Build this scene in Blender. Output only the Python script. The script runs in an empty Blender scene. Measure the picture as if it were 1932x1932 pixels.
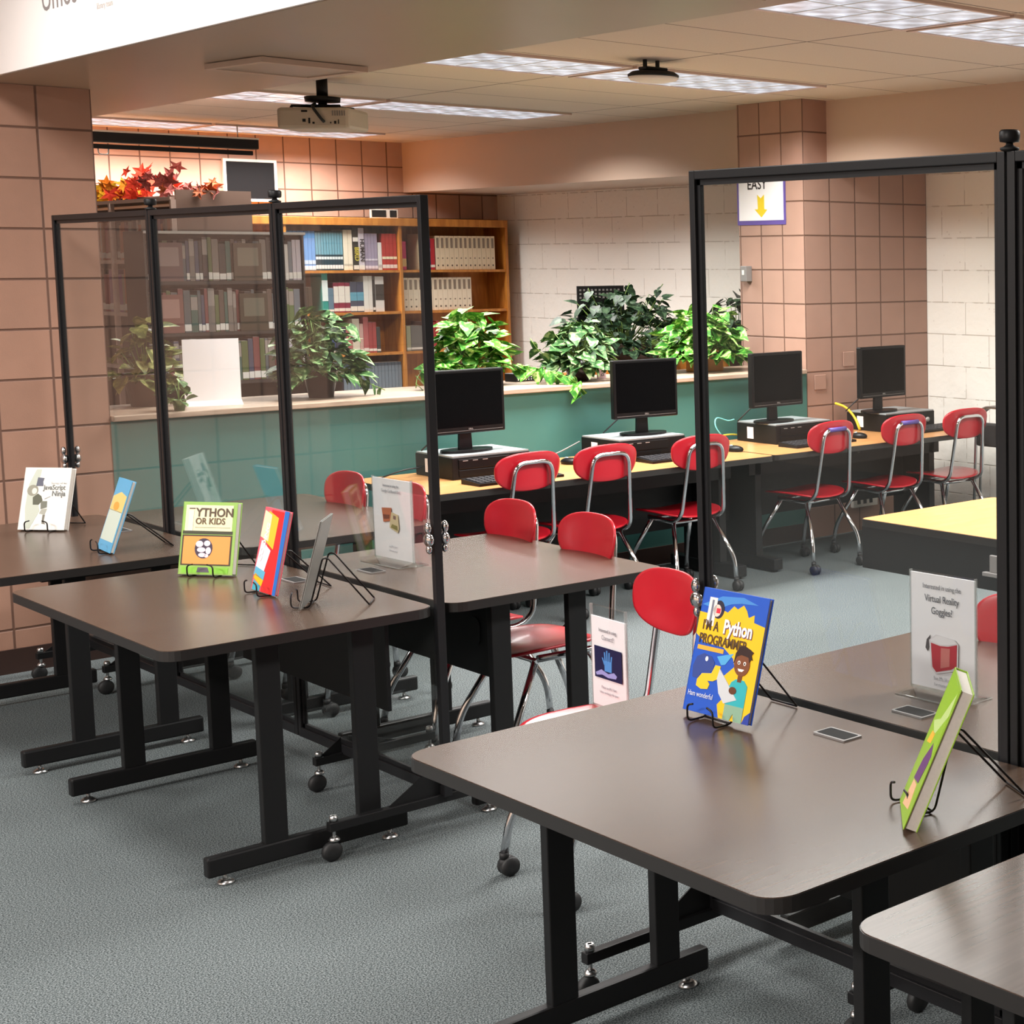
import bpy, bmesh, math, random
from mathutils import Vector, Matrix

# ------------------------------------------------------------------ camera, world, lights, exposure
S = bpy.context.scene
COL = S.collection
CAM_H = 1.68
cam = bpy.data.cameras.new('camera'); camo = bpy.data.objects.new('camera', cam); COL.objects.link(camo)
_r = Vector((0.655, -0.7556, 0.0023)).normalized()
_d = Vector((-0.0771, -0.0639, 0.995))
R_ = Vector((0.655, -0.7556, 0.0023)); 
# rows: world X, Y, down expressed in camera coordinates (right, down, forward)
ux = Vector((0.655, -0.0771, 0.7517)); uy = Vector((-0.7556, -0.0639, 0.6519)); ud = Vector((0.0023, 0.995, 0.1001))
right = Vector((ux[0], uy[0], -ud[0])); down = Vector((ux[1], uy[1], -ud[1])); fwd = Vector((ux[2], uy[2], -ud[2]))
fwd.normalize(); right = (right - fwd*right.dot(fwd)).normalized(); down = fwd.cross(right)
M = Matrix((( right.x, -down.x, -fwd.x, 0), (right.y, -down.y, -fwd.y, 0), (right.z, -down.z, -fwd.z, CAM_H), (0, 0, 0, 1)))
camo.matrix_world = M
cam.sensor_width = 36.0; cam.lens = 36.0*3063.75/1932
cam.shift_x = (966-2016)/1932.0; cam.shift_y = (798-966)/1932.0
cam.clip_start = 0.05; cam.clip_end = 60
S.camera = camo
S.view_settings.view_transform = 'Standard'; S.view_settings.look = 'None'
S.view_settings.gamma = 1.0; S.view_settings.use_curve_mapping = False
S.view_settings.exposure = 0.0
w = bpy.data.worlds.new('world'); S.world = w; w.use_nodes = True
w.node_tree.nodes['Background'].inputs[0].default_value = (1.0, 0.93, 0.86, 1); w.node_tree.nodes['Background'].inputs[1].default_value = 0.25
S.cycles.max_bounces = 8; S.cycles.transparent_max_bounces = 24; S.cycles.caustics_reflective = False; S.cycles.caustics_refractive = False
try:
    S.cycles.use_denoising = True; S.cycles.sample_clamp_indirect = 4.0
except Exception: pass

CEIL = 2.63
def ceiling_lamp(x, y, z, sx, sy, power, spread=149, col=(1.0, 0.968, 0.935)):
    l = bpy.data.lights.new('troffer_light', 'AREA'); l.shape = 'RECTANGLE'; l.size = sx; l.size_y = sy
    l.energy = power; l.color = col; l.spread = math.radians(spread)
    o = bpy.data.objects.new('troffer_light', l); o.location = (x, y, z); COL.objects.link(o); return o
# the troffers of the room beyond the beam (x, y of the lens centres)
TROFFERS = [(5.335, 4.68), (4.10, 4.68), (5.335, 7.20), (4.10, 7.20), (5.335, 9.70), (4.10, 9.70), (5.335, 12.2), (4.10, 12.2)]
for x, y in TROFFERS: ceiling_lamp(x, y, 2.60, 1.12, .52, 82 if y < 11 else 56)
ceiling_lamp(5.335, 2.2, 2.60, 1.12, .52, 92)
ceiling_lamp(4.10, 2.2, 2.60, 1.12, .52, 92)
# lights of the hall on the camera's side of the beam
for x, y, p in ((1.1, 6.3, 42), (1.1, 4.3, 42), (-2.2, 5.5, 290), (-2.2, 1.5, 290)): ceiling_lamp(x, y, 3.1, .55, 1.12, p, spread=170)

# ------------------------------------------------------------------ material helpers
def newmat(name):
    m = bpy.data.materials.new(name); m.use_nodes = True
    nt = m.node_tree; b = nt.nodes['Principled BSDF']; return m, nt, b
def srgb(r, g, b):
    f = lambda c: ((c/255.0)/12.92 if c/255.0 <= .04045 else ((c/255.0+.055)/1.055)**2.4)
    return (f(r), f(g), f(b), 1)
def math_node(nt, op, a=None, b=None):
    n = nt.nodes.new('ShaderNodeMath'); n.operation = op
    for i, v in enumerate((a, b)):
        if v is None: continue
        if isinstance(v, (int, float)): n.inputs[i].default_value = v
        else: nt.links.new(v, n.inputs[i])
    return n.outputs[0]
def simple(name, col, rough=.5, metal=0.0, noise=0.06, scale=30, bump=0.0, spec=None, coat=0.0):
    m, nt, b = newmat(name)
    tc = nt.nodes.new('ShaderNodeTexCoord'); n = nt.nodes.new('ShaderNodeTexNoise'); n.inputs['Scale'].default_value = scale
    n.inputs['Detail'].default_value = 4
    nt.links.new(tc.outputs['Object'], n.inputs['Vector'])
    r = nt.nodes.new('ShaderNodeMix'); r.data_type = 'RGBA'
    c = col[:3]; r.inputs['A'].default_value = (*[max(0, v*(1-noise)) for v in c], 1); r.inputs['B'].default_value = (*[min(1, v*(1+noise)) for v in c], 1)
    nt.links.new(n.outputs['Fac'], r.inputs['Factor']); nt.links.new(r.outputs['Result'], b.inputs['Base Color'])
    b.inputs['Roughness'].default_value = rough; b.inputs['Metallic'].default_value = metal
    if spec is not None: b.inputs['Specular IOR Level'].default_value = spec
    if coat: b.inputs['Coat Weight'].default_value = coat; b.inputs['Coat Roughness'].default_value = .08
    if bump:
        bp = nt.nodes.new('ShaderNodeBump'); bp.inputs['Strength'].default_value = bump; bp.inputs['Distance'].default_value = .002
        nt.links.new(n.outputs['Fac'], bp.inputs['Height']); nt.links.new(bp.outputs['Normal'], b.inputs['Normal'])
    return m
def pos_uv(nt):
    """world position; u runs along the wall whichever way it faces"""
    g = nt.nodes.new('ShaderNodeNewGeometry')
    sp = nt.nodes.new('ShaderNodeSeparateXYZ'); nt.links.new(g.outputs['Position'], sp.inputs[0])
    sn = nt.nodes.new('ShaderNodeSeparateXYZ'); nt.links.new(g.outputs['True Normal'], sn.inputs[0])
    facex = math_node(nt, 'GREATER_THAN', math_node(nt, 'ABSOLUTE', sn.outputs[0]), .5)
    return g, sp, facex
def joints(nt, v, size, off, width):
    a = math_node(nt, 'DIVIDE', math_node(nt, 'SUBTRACT', v, off), size)
    f = math_node(nt, 'FRACT', a)
    d = math_node(nt, 'MULTIPLY', math_node(nt, 'MINIMUM', f, math_node(nt, 'SUBTRACT', 1.0, f)), size)   # distance to joint
    s = nt.nodes.new('ShaderNodeMapRange'); s.inputs['From Min'].default_value = width*.45; s.inputs['From Max'].default_value = width
    nt.links.new(d, s.inputs['Value']); return s.outputs['Result'], a, d
def block_mat(name, col, joint, ox, oy, oz, size=.2033, zsize=.2045, width=.006, rough=.6):
    m, nt, b = newmat(name)
    g, sp, fx = pos_uv(nt)
    jx, ax, dx = joints(nt, sp.outputs[0], size, ox, width); jy, ay, dy = joints(nt, sp.outputs[1], size, oy, width)
    jz, az, dz = joints(nt, sp.outputs[2], zsize, oz, width)
    mx = nt.nodes.new('ShaderNodeMix'); mx.data_type = 'FLOAT'
    nt.links.new(fx, mx.inputs['Factor']); nt.links.new(jx, mx.inputs['A']); nt.links.new(jy, mx.inputs['B'])
    h = math_node(nt, 'MULTIPLY', mx.outputs['Result'], jz)
    n = nt.nodes.new('ShaderNodeTexNoise'); n.inputs['Scale'].default_value = 9; n.inputs['Detail'].default_value = 6; nt.links.new(g.outputs['Position'], n.inputs['Vector'])
    n2 = nt.nodes.new('ShaderNodeTexNoise'); n2.inputs['Scale'].default_value = 220; nt.links.new(g.outputs['Position'], n2.inputs['Vector'])
    c = nt.nodes.new('ShaderNodeMix'); c.data_type = 'RGBA'
    k = col[:3]; c.inputs['A'].default_value = (*[v*.90 for v in k], 1); c.inputs['B'].default_value = (*[min(1, v*1.1) for v in k], 1)
    nt.links.new(n.outputs['Fac'], c.inputs['Factor'])
    # every block a slightly different tone
    wn = nt.nodes.new('ShaderNodeTexWhiteNoise'); wn.noise_dimensions = '3D'; cx = nt.nodes.new('ShaderNodeCombineXYZ')
    for i, a in enumerate((ax, ay, az)): nt.links.new(math_node(nt, 'FLOOR', a), cx.inputs[i])
    # only the two in-plane axes may vary
    nt.links.new(cx.outputs[0], wn.inputs['Vector'])
    c2 = nt.nodes.new('ShaderNodeMix'); c2.data_type = 'RGBA'; c2.blend_type = 'MULTIPLY'; c2.inputs['Factor'].default_value = .10
    nt.links.new(c.outputs['Result'], c2.inputs['A']); nt.links.new(wn.outputs['Value'], c2.inputs['B'])
    j = nt.nodes.new('ShaderNodeMix'); j.data_type = 'RGBA'; j.inputs['A'].default_value = joint
    nt.links.new(c2.outputs['Result'], j.inputs['B']); nt.links.new(h, j.inputs['Factor'])
    nt.links.new(j.outputs['Result'], b.inputs['Base Color']); b.inputs['Roughness'].default_value = rough
    hh = math_node(nt, 'ADD', h, math_node(nt, 'MULTIPLY', n2.outputs['Fac'], .08))
    bp = nt.nodes.new('ShaderNodeBump'); bp.inputs['Strength'].default_value = .6; bp.inputs['Distance'].default_value = .006
    nt.links.new(hh, bp.inputs['Height']); nt.links.new(bp.outputs['Normal'], b.inputs['Normal'])
    return m
def white_block_mat():
    m, nt, b = newmat('white_painted_split_block')
    g, sp, fx = pos_uv(nt)
    jz, az, dz = joints(nt, sp.outputs[2], .2033, .19, .0045)
    row = math_node(nt, 'MULTIPLY', math_node(nt, 'MODULO', math_node(nt, 'FLOOR', az), 2.0), .2033)
    u = math_node(nt, 'ADD', sp.outputs[1], row)
    ju, au, du = joints(nt, u, .4066, .1, .0035)
    n = nt.nodes.new('ShaderNodeTexNoise'); n.inputs['Scale'].default_value = 14; n.inputs['Detail'].default_value = 8; nt.links.new(g.outputs['Position'], n.inputs['Vector'])
    jf = math_node(nt, 'MULTIPLY', jz, ju)
    jf2 = math_node(nt, 'ADD', jf, math_node(nt, 'MULTIPLY', math_node(nt, 'LESS_THAN', n.outputs['Fac'], .47), .75))
    jf2 = math_node(nt, 'MINIMUM', jf2, 1.0)
    v = nt.nodes.new('ShaderNodeTexVoronoi'); v.inputs['Scale'].default_value = 22; nt.links.new(g.outputs['Position'], v.inputs['Vector'])
    pit = math_node(nt, 'GREATER_THAN', v.outputs['Distance'], .12)
    mask = math_node(nt, 'GREATER_THAN', n.outputs['Fac'], .55)
    pit = math_node(nt, 'MAXIMUM', pit, math_node(nt, 'SUBTRACT', 1.0, mask))
    j = nt.nodes.new('ShaderNodeMix'); j.data_type = 'RGBA'; j.inputs['A'].default_value = srgb(206, 198, 188); j.inputs['B'].default_value = srgb(242, 238, 230)
    nt.links.new(math_node(nt, 'MULTIPLY', jf2, math_node(nt, 'ADD', math_node(nt, 'MULTIPLY', pit, .6), .4)), j.inputs['Factor'])
    nt.links.new(j.outputs['Result'], b.inputs['Base Color']); b.inputs['Roughness'].default_value = .65
    hh = math_node(nt, 'ADD', math_node(nt, 'MULTIPLY', jf2, .7), math_node(nt, 'ADD', math_node(nt, 'MULTIPLY', n.outputs['Fac'], 1.0), math_node(nt, 'MULTIPLY', pit, .6)))
    bp = nt.nodes.new('ShaderNodeBump'); bp.inputs['Strength'].default_value = .5; bp.inputs['Distance'].default_value = .012
    nt.links.new(hh, bp.inputs['Height']); nt.links.new(bp.outputs['Normal'], b.inputs['Normal'])
    return m
def ceiling_mat():
    m, nt, b = newmat('ceiling_tile')
    g, sp, fx = pos_uv(nt)
    jx, a1, _ = joints(nt, sp.outputs[0], 1.225, 4.715, .007); jy, a2, _ = joints(nt, sp.outputs[1], .6275, 4.97, .007)
    h = math_node(nt, 'MULTIPLY', jx, jy)
    n = nt.nodes.new('ShaderNodeTexNoise'); n.inputs['Scale'].default_value = 160; nt.links.new(g.outputs['Position'], n.inputs['Vector'])
    c = nt.nodes.new('ShaderNodeMix'); c.data_type = 'RGBA'; c.inputs['A'].default_value = srgb(196, 182, 166); c.inputs['B'].default_value = srgb(212, 199, 184)
    nt.links.new(n.outputs['Fac'], c.inputs['Factor'])
    j = nt.nodes.new('ShaderNodeMix'); j.data_type = 'RGBA'; j.inputs['A'].default_value = srgb(96, 84, 74)  # dark grid lines: the thin shadow along the T-bars is put into the colour
    nt.links.new(c.outputs['Result'], j.inputs['B']); nt.links.new(h, j.inputs['Factor']); nt.links.new(j.outputs['Result'], b.inputs['Base Color'])
    b.inputs['Roughness'].default_value = .8
    bp = nt.nodes.new('ShaderNodeBump'); bp.inputs['Strength'].default_value = .5; bp.inputs['Distance'].default_value = .004
    nt.links.new(h, bp.inputs['Height']); nt.links.new(bp.outputs['Normal'], b.inputs['Normal'])
    return m
def carpet_mat():
    m, nt, b = newmat('carpet')
    g = nt.nodes.new('ShaderNodeNewGeometry')
    n = nt.nodes.new('ShaderNodeTexNoise'); n.inputs['Scale'].default_value = 260; n.inputs['Detail'].default_value = 5; nt.links.new(g.outputs['Position'], n.inputs['Vector'])
    n2 = nt.nodes.new('ShaderNodeTexNoise'); n2.inputs['Scale'].default_value = 1.6; nt.links.new(g.outputs['Position'], n2.inputs['Vector'])
    cr = nt.nodes.new('ShaderNodeValToRGB'); e = cr.color_ramp.elements
    e[0].position = .38; e[0].color = srgb(50, 55, 56); e[1].position = .62; e[1].color = srgb(134, 140, 141)
    k = cr.color_ramp.elements.new(.5); k.color = srgb(94, 101, 102)
    nt.links.new(n.outputs['Fac'], cr.inputs[0])
    mx = nt.nodes.new('ShaderNodeMix'); mx.data_type = 'RGBA'; mx.blend_type = 'MULTIPLY'; mx.inputs['Factor'].default_value = .25
    nt.links.new(cr.outputs[0], mx.inputs['A']); nt.links.new(n2.outputs['Fac'], mx.inputs['B'])
    nt.links.new(mx.outputs['Result'], b.inputs['Base Color']); b.inputs['Roughness'].default_value = .95; b.inputs['Specular IOR Level'].default_value = .1
    bp = nt.nodes.new('ShaderNodeBump'); bp.inputs['Strength'].default_value = .35; bp.inputs['Distance'].default_value = .002
    nt.links.new(n.outputs['Fac'], bp.inputs['Height']); nt.links.new(bp.outputs['Normal'], b.inputs['Normal'])
    return m
def wood_mat(name, c1, c2, rough=.35, scale=(2, 22, 22), spec=.5):
    m, nt, b = newmat(name)
    tc = nt.nodes.new('ShaderNodeTexCoord'); mp = nt.nodes.new('ShaderNodeMapping'); mp.inputs['Scale'].default_value = scale
    nt.links.new(tc.outputs['Object'], mp.inputs[0])
    n = nt.nodes.new('ShaderNodeTexNoise'); n.inputs['Scale'].default_value = 3; n.inputs['Detail'].default_value = 7; n.inputs['Distortion'].default_value = .6
    nt.links.new(mp.outputs[0], n.inputs['Vector'])
    c = nt.nodes.new('ShaderNodeValToRGB'); c.color_ramp.elements[0].position = .35; c.color_ramp.elements[1].position = .68
    c.color_ramp.elements[0].color = c1; c.color_ramp.elements[1].color = c2
    nt.links.new(n.outputs['Fac'], c.inputs[0]); nt.links.new(c.outputs[0], b.inputs['Base Color'])
    b.inputs['Roughness'].default_value = rough; b.inputs['Specular IOR Level'].default_value = spec
    return m
def glass_mat(name, tint=(.94, .955, .95, 1), haze=.016, rough=.02):
    m, nt, b = newmat(name); nt.nodes.remove(b); out = nt.nodes['Material Output']
    t = nt.nodes.new('ShaderNodeBsdfTransparent'); t.inputs[0].default_value = tint
    gl = nt.nodes.new('ShaderNodeBsdfGlossy'); gl.inputs['Roughness'].default_value = rough; gl.inputs['Color'].default_value = (.9, .9, .9, 1)
    df = nt.nodes.new('ShaderNodeBsdfDiffuse'); df.inputs[0].default_value = (.75, .75, .72, 1)
    g = nt.nodes.new('ShaderNodeNewGeometry'); n = nt.nodes.new('ShaderNodeTexNoise'); n.inputs['Scale'].default_value = 2.2; n.inputs['Detail'].default_value = 3
    nt.links.new(g.outputs['Position'], n.inputs['Vector'])
    hz = math_node(nt, 'MULTIPLY', n.outputs['Fac'], haze*2)
    m1 = nt.nodes.new('ShaderNodeMixShader'); nt.links.new(hz, m1.inputs[0]); nt.links.new(t.outputs[0], m1.inputs[1]); nt.links.new(df.outputs[0], m1.inputs[2])
    lw = nt.nodes.new('ShaderNodeLayerWeight'); lw.inputs['Blend'].default_value = .5
    fr = math_node(nt, 'ADD', .022, math_node(nt, 'MULTIPLY', .9, math_node(nt, 'POWER', lw.outputs['Facing'], 5.0)))
    m2 = nt.nodes.new('ShaderNodeMixShader'); nt.links.new(fr, m2.inputs[0]); nt.links.new(m1.outputs[0], m2.inputs[1]); nt.links.new(gl.outputs[0], m2.inputs[2])
    nt.links.new(m2.outputs[0], out.inputs[0]); return m
def lens_mat():
    m, nt, b = newmat('prismatic_lens'); 
    g = nt.nodes.new('ShaderNodeNewGeometry'); sp = nt.nodes.new('ShaderNodeSeparateXYZ'); nt.links.new(g.outputs['Position'], sp.inputs[0])
    a = math_node(nt, 'SINE', math_node(nt, 'MULTIPLY', sp.outputs[0], 41.0)); c = math_node(nt, 'SINE', math_node(nt, 'MULTIPLY', sp.outputs[1], 36.0))
    n = nt.nodes.new('ShaderNodeTexNoise'); n.inputs['Scale'].default_value = 18; n.inputs['Detail'].default_value = 2; nt.links.new(g.outputs['Position'], n.inputs['Vector'])
    s = math_node(nt, 'ADD', math_node(nt, 'MULTIPLY', math_node(nt, 'MULTIPLY', a, c), .28), n.outputs['Fac'])
    s = math_node(nt, 'POWER', math_node(nt, 'ABSOLUTE', s), 1.7)
    st = math_node(nt, 'ADD', math_node(nt, 'MULTIPLY', s, .75), .30)
    b.inputs['Base Color'].default_value = (.35, .37, .4, 1); b.inputs['Roughness'].default_value = .2
    b.inputs['Emission Color'].default_value = (.80, .88, 1.0, 1); nt.links.new(st, b.inputs['Emission Strength']); return m
def leaf_mat(name, c1, c2, c3):
    m, nt, b = newmat(name)
    g = nt.nodes.new('ShaderNodeNewGeometry'); n = nt.nodes.new('ShaderNodeTexNoise'); n.inputs['Scale'].default_value = 26; n.inputs['Detail'].default_value = 3; n.inputs['Distortion'].default_value = 1.0
    nt.links.new(g.outputs['Position'], n.inputs['Vector'])
    c = nt.nodes.new('ShaderNodeValToRGB'); e = c.color_ramp.elements; e[0].position = .40; e[0].color = c1; e[1].position = .62; e[1].color = c3
    k = e.new(.52); k.color = c2
    nt.links.new(n.outputs['Fac'], c.inputs[0]); nt.links.new(c.outputs[0], b.inputs['Base Color'])
    b.inputs['Roughness'].default_value = .5; b.inputs['Specular IOR Level'].default_value = .25
    return m
_flat = {}
def flat(col, rough=.5, name='print_ink'):
    k = (col, rough)
    if k not in _flat: _flat[k] = simple(name, srgb(*col), rough, noise=.02)
    return _flat[k]

MT = dict(
    black=simple('black_powder_coat', srgb(20, 20, 21), .5, spec=.3, noise=.1, scale=60),
    frame=simple('black_aluminium', srgb(28, 28, 30), .42, spec=.3, noise=.08, scale=50),
    edge=simple('black_edge_band', srgb(34, 31, 30), .38),
    rubber=simple('black_rubber', srgb(24, 24, 25), .6),
    chrome=simple('chrome', (.62, .62, .64, 1), .12, 1.0, noise=.03),
    zinc=simple('zinc', (.55, .55, .55, 1), .3, 1.0),
    red=simple('red_plastic', srgb(182, 26, 40), .28, noise=.05, scale=12, coat=.12),
    table=wood_mat('dark_walnut_laminate', srgb(72, 56, 46), srgb(82, 65, 54), .27, (2, 30, 30), .42),
    oak=wood_mat('oak_laminate', srgb(178, 124, 74), srgb(194, 142, 90), .34, (2, 26, 26)),
    shelfwood=wood_mat('oak_shelf', srgb(172, 104, 38), srgb(205, 136, 58), .42, (9, 9, 1.4)),
    green=simple('teal_painted_panel', srgb(62, 116, 110), .55, noise=.05, scale=8),
    counter=wood_mat('pale_counter_laminate', srgb(168, 146, 128), srgb(194, 172, 152), .3, (2, 18, 18)),
    beige=simple('beige_paint', srgb(196, 172, 154), .6, noise=.02, scale=5),
    beam=simple('beam_paint', srgb(160, 138, 118), .34, noise=.05, scale=2.5),
    white_paint=simple('white_paint', srgb(244, 236, 232), .6, noise=.02, scale=5),
    dark=simple('dark_brown_panel', srgb(84, 66, 58), .5, noise=.08, scale=10),
    brown=simple('brown_end_panel', srgb(128, 104, 92), .5, noise=.06, scale=6),
    shelfmetal=simple('dark_shelf_metal', srgb(42, 36, 34), .45),
    shelfwhite=simple('light_shelf_metal', srgb(206, 182, 170), .4),
    baseboard=simple('dark_vinyl_base', srgb(52, 34, 28), .5),
    monitor=simple('monitor_plastic', srgb(13, 13, 15), .4, spec=.25),
    screen=simple('dark_screen', srgb(4, 4, 6), .2, noise=.02, spec=.06),
    pc=simple('pc_case', srgb(16, 15, 16), .45, spec=.25),
    pctop=simple('pc_top_panel', srgb(150, 156, 158), .32, 0.0),
    key=simple('keyboard_keys', srgb(38, 38, 42), .45),
    paper=simple('paper', srgb(248, 244, 246), .6, noise=.01),
    pages=simple('book_pages', srgb(214, 206, 198), .8, noise=.08, scale=200),
    acrylic=glass_mat('clear_acrylic', haze=.009), sleeve=glass_mat('sign_sleeve', tint=(.99, .99, .99, 1), haze=.0),
    acrylic_edge=glass_mat('acrylic_edge', tint=(.85, .88, .88, 1), haze=.25),
    potdark=simple('dark_glazed_pot', srgb(42, 28, 28), .25),
    potorange=simple('wooden_planter', srgb(190, 128, 62), .5, noise=.15),
    soil=simple('soil', srgb(50, 36, 26), .9, noise=.3),
    stem=simple('plant_stem', srgb(104, 132, 58), .5),
    proj=simple('projector_shell', srgb(188, 178, 164), .4),
    lens=lens_mat(),
    carpet=carpet_mat(), ceil=ceiling_mat(), wblock=white_block_mat(),
    gray=simple('gray_plastic', srgb(128, 124, 122), .5),
    white=simple('white_plastic', srgb(226, 220, 212), .45, noise=.02),
    purple=simple('purple_tape', srgb(92, 74, 150), .5),
    silver=simple('silver_trim', srgb(190, 188, 186), .35, .5),
    wire=simple('black_twisted_wire', srgb(30, 26, 26), .4, .3),
)
BR = srgb(168, 128, 108); JT = srgb(104, 74, 60)
MT['block_left'] = block_mat('tan_block_left', BR, JT, 2.516, 7.56, -.026)
MT['block_right'] = block_mat('tan_block_right', srgb(172, 136, 120), JT, 6.32, 7.56, -.015, size=.2022)
MT['block_back'] = block_mat('tan_block_back', srgb(188, 152, 134), JT, 5.36, 7.56, -.02)
MT['leafbright'] = leaf_mat('bright_pothos_leaf', srgb(40, 98, 28), srgb(84, 146, 46), srgb(186, 206, 132))
MT['leafmid'] = leaf_mat('green_pothos_leaf', srgb(34, 70, 34), srgb(70, 110, 58), srgb(156, 178, 126))
MT['leafdark'] = leaf_mat('dark_leaf', srgb(18, 36, 22), srgb(34, 58, 36), srgb(70, 94, 66))
MT['leafolive'] = leaf_mat('olive_leaf', srgb(74, 84, 40), srgb(110, 118, 60), srgb(160, 160, 100))
MT['flat'] = None

# ------------------------------------------------------------------ mesh helpers
class MB:
    """collects shapes of one part"""
    def __init__(s): s.bm = bmesh.new(); s.mi = 0
    def _tag(s, f0):
        s.bm.faces.ensure_lookup_table()
        for f in s.bm.faces[f0:]: f.material_index = s.mi
    def box(s, x0, x1, y0, y1, z0, z1, bevel=0.0, mat=0):
        vs = [s.bm.verts.new((x, y, z)) for x in (x0, x1) for y in (y0, y1) for z in (z0, z1)]
        F = [(0, 1, 3, 2), (4, 6, 7, 5), (0, 4, 5, 1), (2, 3, 7, 6), (0, 2, 6, 4), (1, 5, 7, 3)]
        fs = [s.bm.faces.new([vs[i] for i in f]) for f in F]
        if bevel > 0:
            es = list({e for f in fs for e in f.edges})
            res = bmesh.ops.bevel(s.bm, geom=es, offset=bevel, segments=2, affect='EDGES', profile=.5)
            fs = [f for f in fs if f.is_valid] + list(res['faces'])
        for f in fs: f.material_index = mat
        return s
    def prism(s, pts, z0, z1, axis='z', mat=0, bevel=0):
        """polygon pts extruded; axis z: (x,y), axis y: (x,z), axis x: (y,z)"""
        def P(a, b, c):
            return {'z': (a, b, c), 'y': (a, c, b), 'x': (c, a, b)}[axis]
        v0 = [s.bm.verts.new(P(a, b, z0)) for a, b in pts]; v1 = [s.bm.verts.new(P(a, b, z1)) for a, b in pts]
        n = len(pts); fs = [s.bm.faces.new(v0[::-1]), s.bm.faces.new(v1)]
        fs += [s.bm.faces.new([v0[i], v0[(i+1) % n], v1[(i+1) % n], v1[i]]) for i in range(n)]
        for f in fs: f.material_index = mat
        return s
    def tube(s, pts, r, seg=8, mat=0, closed=False, flat_=1.0):
        pts = [Vector(p) for p in pts]; rings = []; n = len(pts)
        up = Vector((0, 0, 1)); prev = None
        for i, p in enumerate(pts):
            if i == 0: t = pts[1]-p
            elif i == n-1: t = p-pts[i-1]
            else: t = (pts[i+1]-p).normalized()+(p-pts[i-1]).normalized()
            t.normalize()
            if prev is None:
                a = t.orthogonal().normalized() if abs(t.z) > .95 else t.cross(up).normalized()
            else:
                a = (prev - t*prev.dot(t)).normalized()
            prev = a; b = t.cross(a)
            rr = r[i] if isinstance(r, (list, tuple)) else r
            rings.append([s.bm.verts.new(p+(a*math.cos(2*math.pi*k/seg)+b*math.sin(2*math.pi*k/seg)*flat_)*rr) for k in range(seg)])
        for i in range(n-1):
            for k in range(seg):
                f = s.bm.faces.new([rings[i][k], rings[i][(k+1) % seg], rings[i+1][(k+1) % seg], rings[i+1][k]]); f.smooth = True; f.material_index = mat
        for rg in (rings[0][::-1], rings[-1]):
            f = s.bm.faces.new(rg); f.material_index = mat
        return s
    def lathe(s, prof, c=(0, 0, 0), seg=20, mat=0, axis='z'):
        rings = []
        for r, z in prof:
            ring = []
            for k in range(seg):
                a = 2*math.pi*k/seg; q = (r*math.cos(a), r*math.sin(a), z)
                if axis == 'y': q = (q[0], q[2], q[1])
                if axis == 'x': q = (q[2], q[0], q[1])
                ring.append(s.bm.verts.new((c[0]+q[0], c[1]+q[1], c[2]+q[2])))
            rings.append(ring)
        for i in range(len(rings)-1):
            for k in range(seg):
                f = s.bm.faces.new([rings[i][k], rings[i][(k+1) % seg], rings[i+1][(k+1) % seg], rings[i+1][k]]); f.smooth = True; f.material_index = mat
        for rg in (rings[0][::-1], rings[-1]):
            f = s.bm.faces.new(rg); f.material_index = mat
        return s
    def ell(s, c, rx, ry, rz, mat=0, u=14, v=8):
        m = Matrix.Translation(c) @ Matrix.Diagonal((rx, ry, rz, 1))
        r_ = bmesh.ops.create_uvsphere(s.bm, u_segments=u, v_segments=v, radius=1, matrix=m)
        for f in {f for v_ in r_['verts'] for f in v_.link_faces}: f.material_index = mat; f.smooth = True
        return s
    def poly(s, pts, mat=0):
        f = s.bm.faces.new([s.bm.verts.new(p) for p in pts]); f.material_index = mat; return s
    def xform(s, m): bmesh.ops.transform(s.bm, matrix=m, verts=s.bm.verts); return s
    def build(s, name, mats, parent=None, loc=None, normals=True):
        if normals: bmesh.ops.recalc_face_normals(s.bm, faces=s.bm.faces)
        me = bpy.data.meshes.new(name); s.bm.to_mesh(me); s.bm.free()
        for m in (mats if isinstance(mats, (list, tuple)) else [mats]): me.materials.append(m)
        o = bpy.data.objects.new(name, me); COL.objects.link(o)
        if parent is not None: o.parent = parent
        if loc: o.location = loc
        return o
def tag(o, label, cat, group=None, kind=None):
    o['label'] = label; o['category'] = cat
    if group: o['group'] = group
    if kind: o['kind'] = kind
    return o
def struct(o): o['kind'] = 'structure'; return o
def empty(name, label, cat, loc=(0, 0, 0), rz=0, group=None):
    o = bpy.data.objects.new(name, None); COL.objects.link(o); o.location = loc; o.rotation_euler = (0, 0, rz); o.empty_display_size = .05
    return tag(o, label, cat, group)
def copy_tree(o, parent=None):
    c = o.copy(); COL.objects.link(c); c.parent = parent
    for ch in list(o.children): copy_tree(ch, c)
    return c
def arc_pts(pts, rad, n=5):
    """round the corners of a polyline"""
    pts = [Vector(p) for p in pts]; out = [pts[0]]
    for i in range(1, len(pts)-1):
        a, b, c = pts[i-1], pts[i], pts[i+1]
        d1 = (a-b); d2 = (c-b); r = min(rad, d1.length*.49, d2.length*.49)
        p = b+d1.normalized()*r; q = b+d2.normalized()*r
        for k in range(n+1):
            t = k/n; out.append(p*(1-t)**2+b*2*t*(1-t)+q*t*t)
    out.append(pts[-1]); return out
def rrect(x0, x1, y0, y1, r, n=6):
    out = []
    for cx, cy, a0 in ((x1-r, y1-r, 0), (x0+r, y1-r, 90), (x0+r, y0+r, 180), (x1-r, y0+r, 270)):
        for k in range(n+1):
            a = math.radians(a0+90*k/n); out.append((cx+r*math.cos(a), cy+r*math.sin(a)))
    return out
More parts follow.
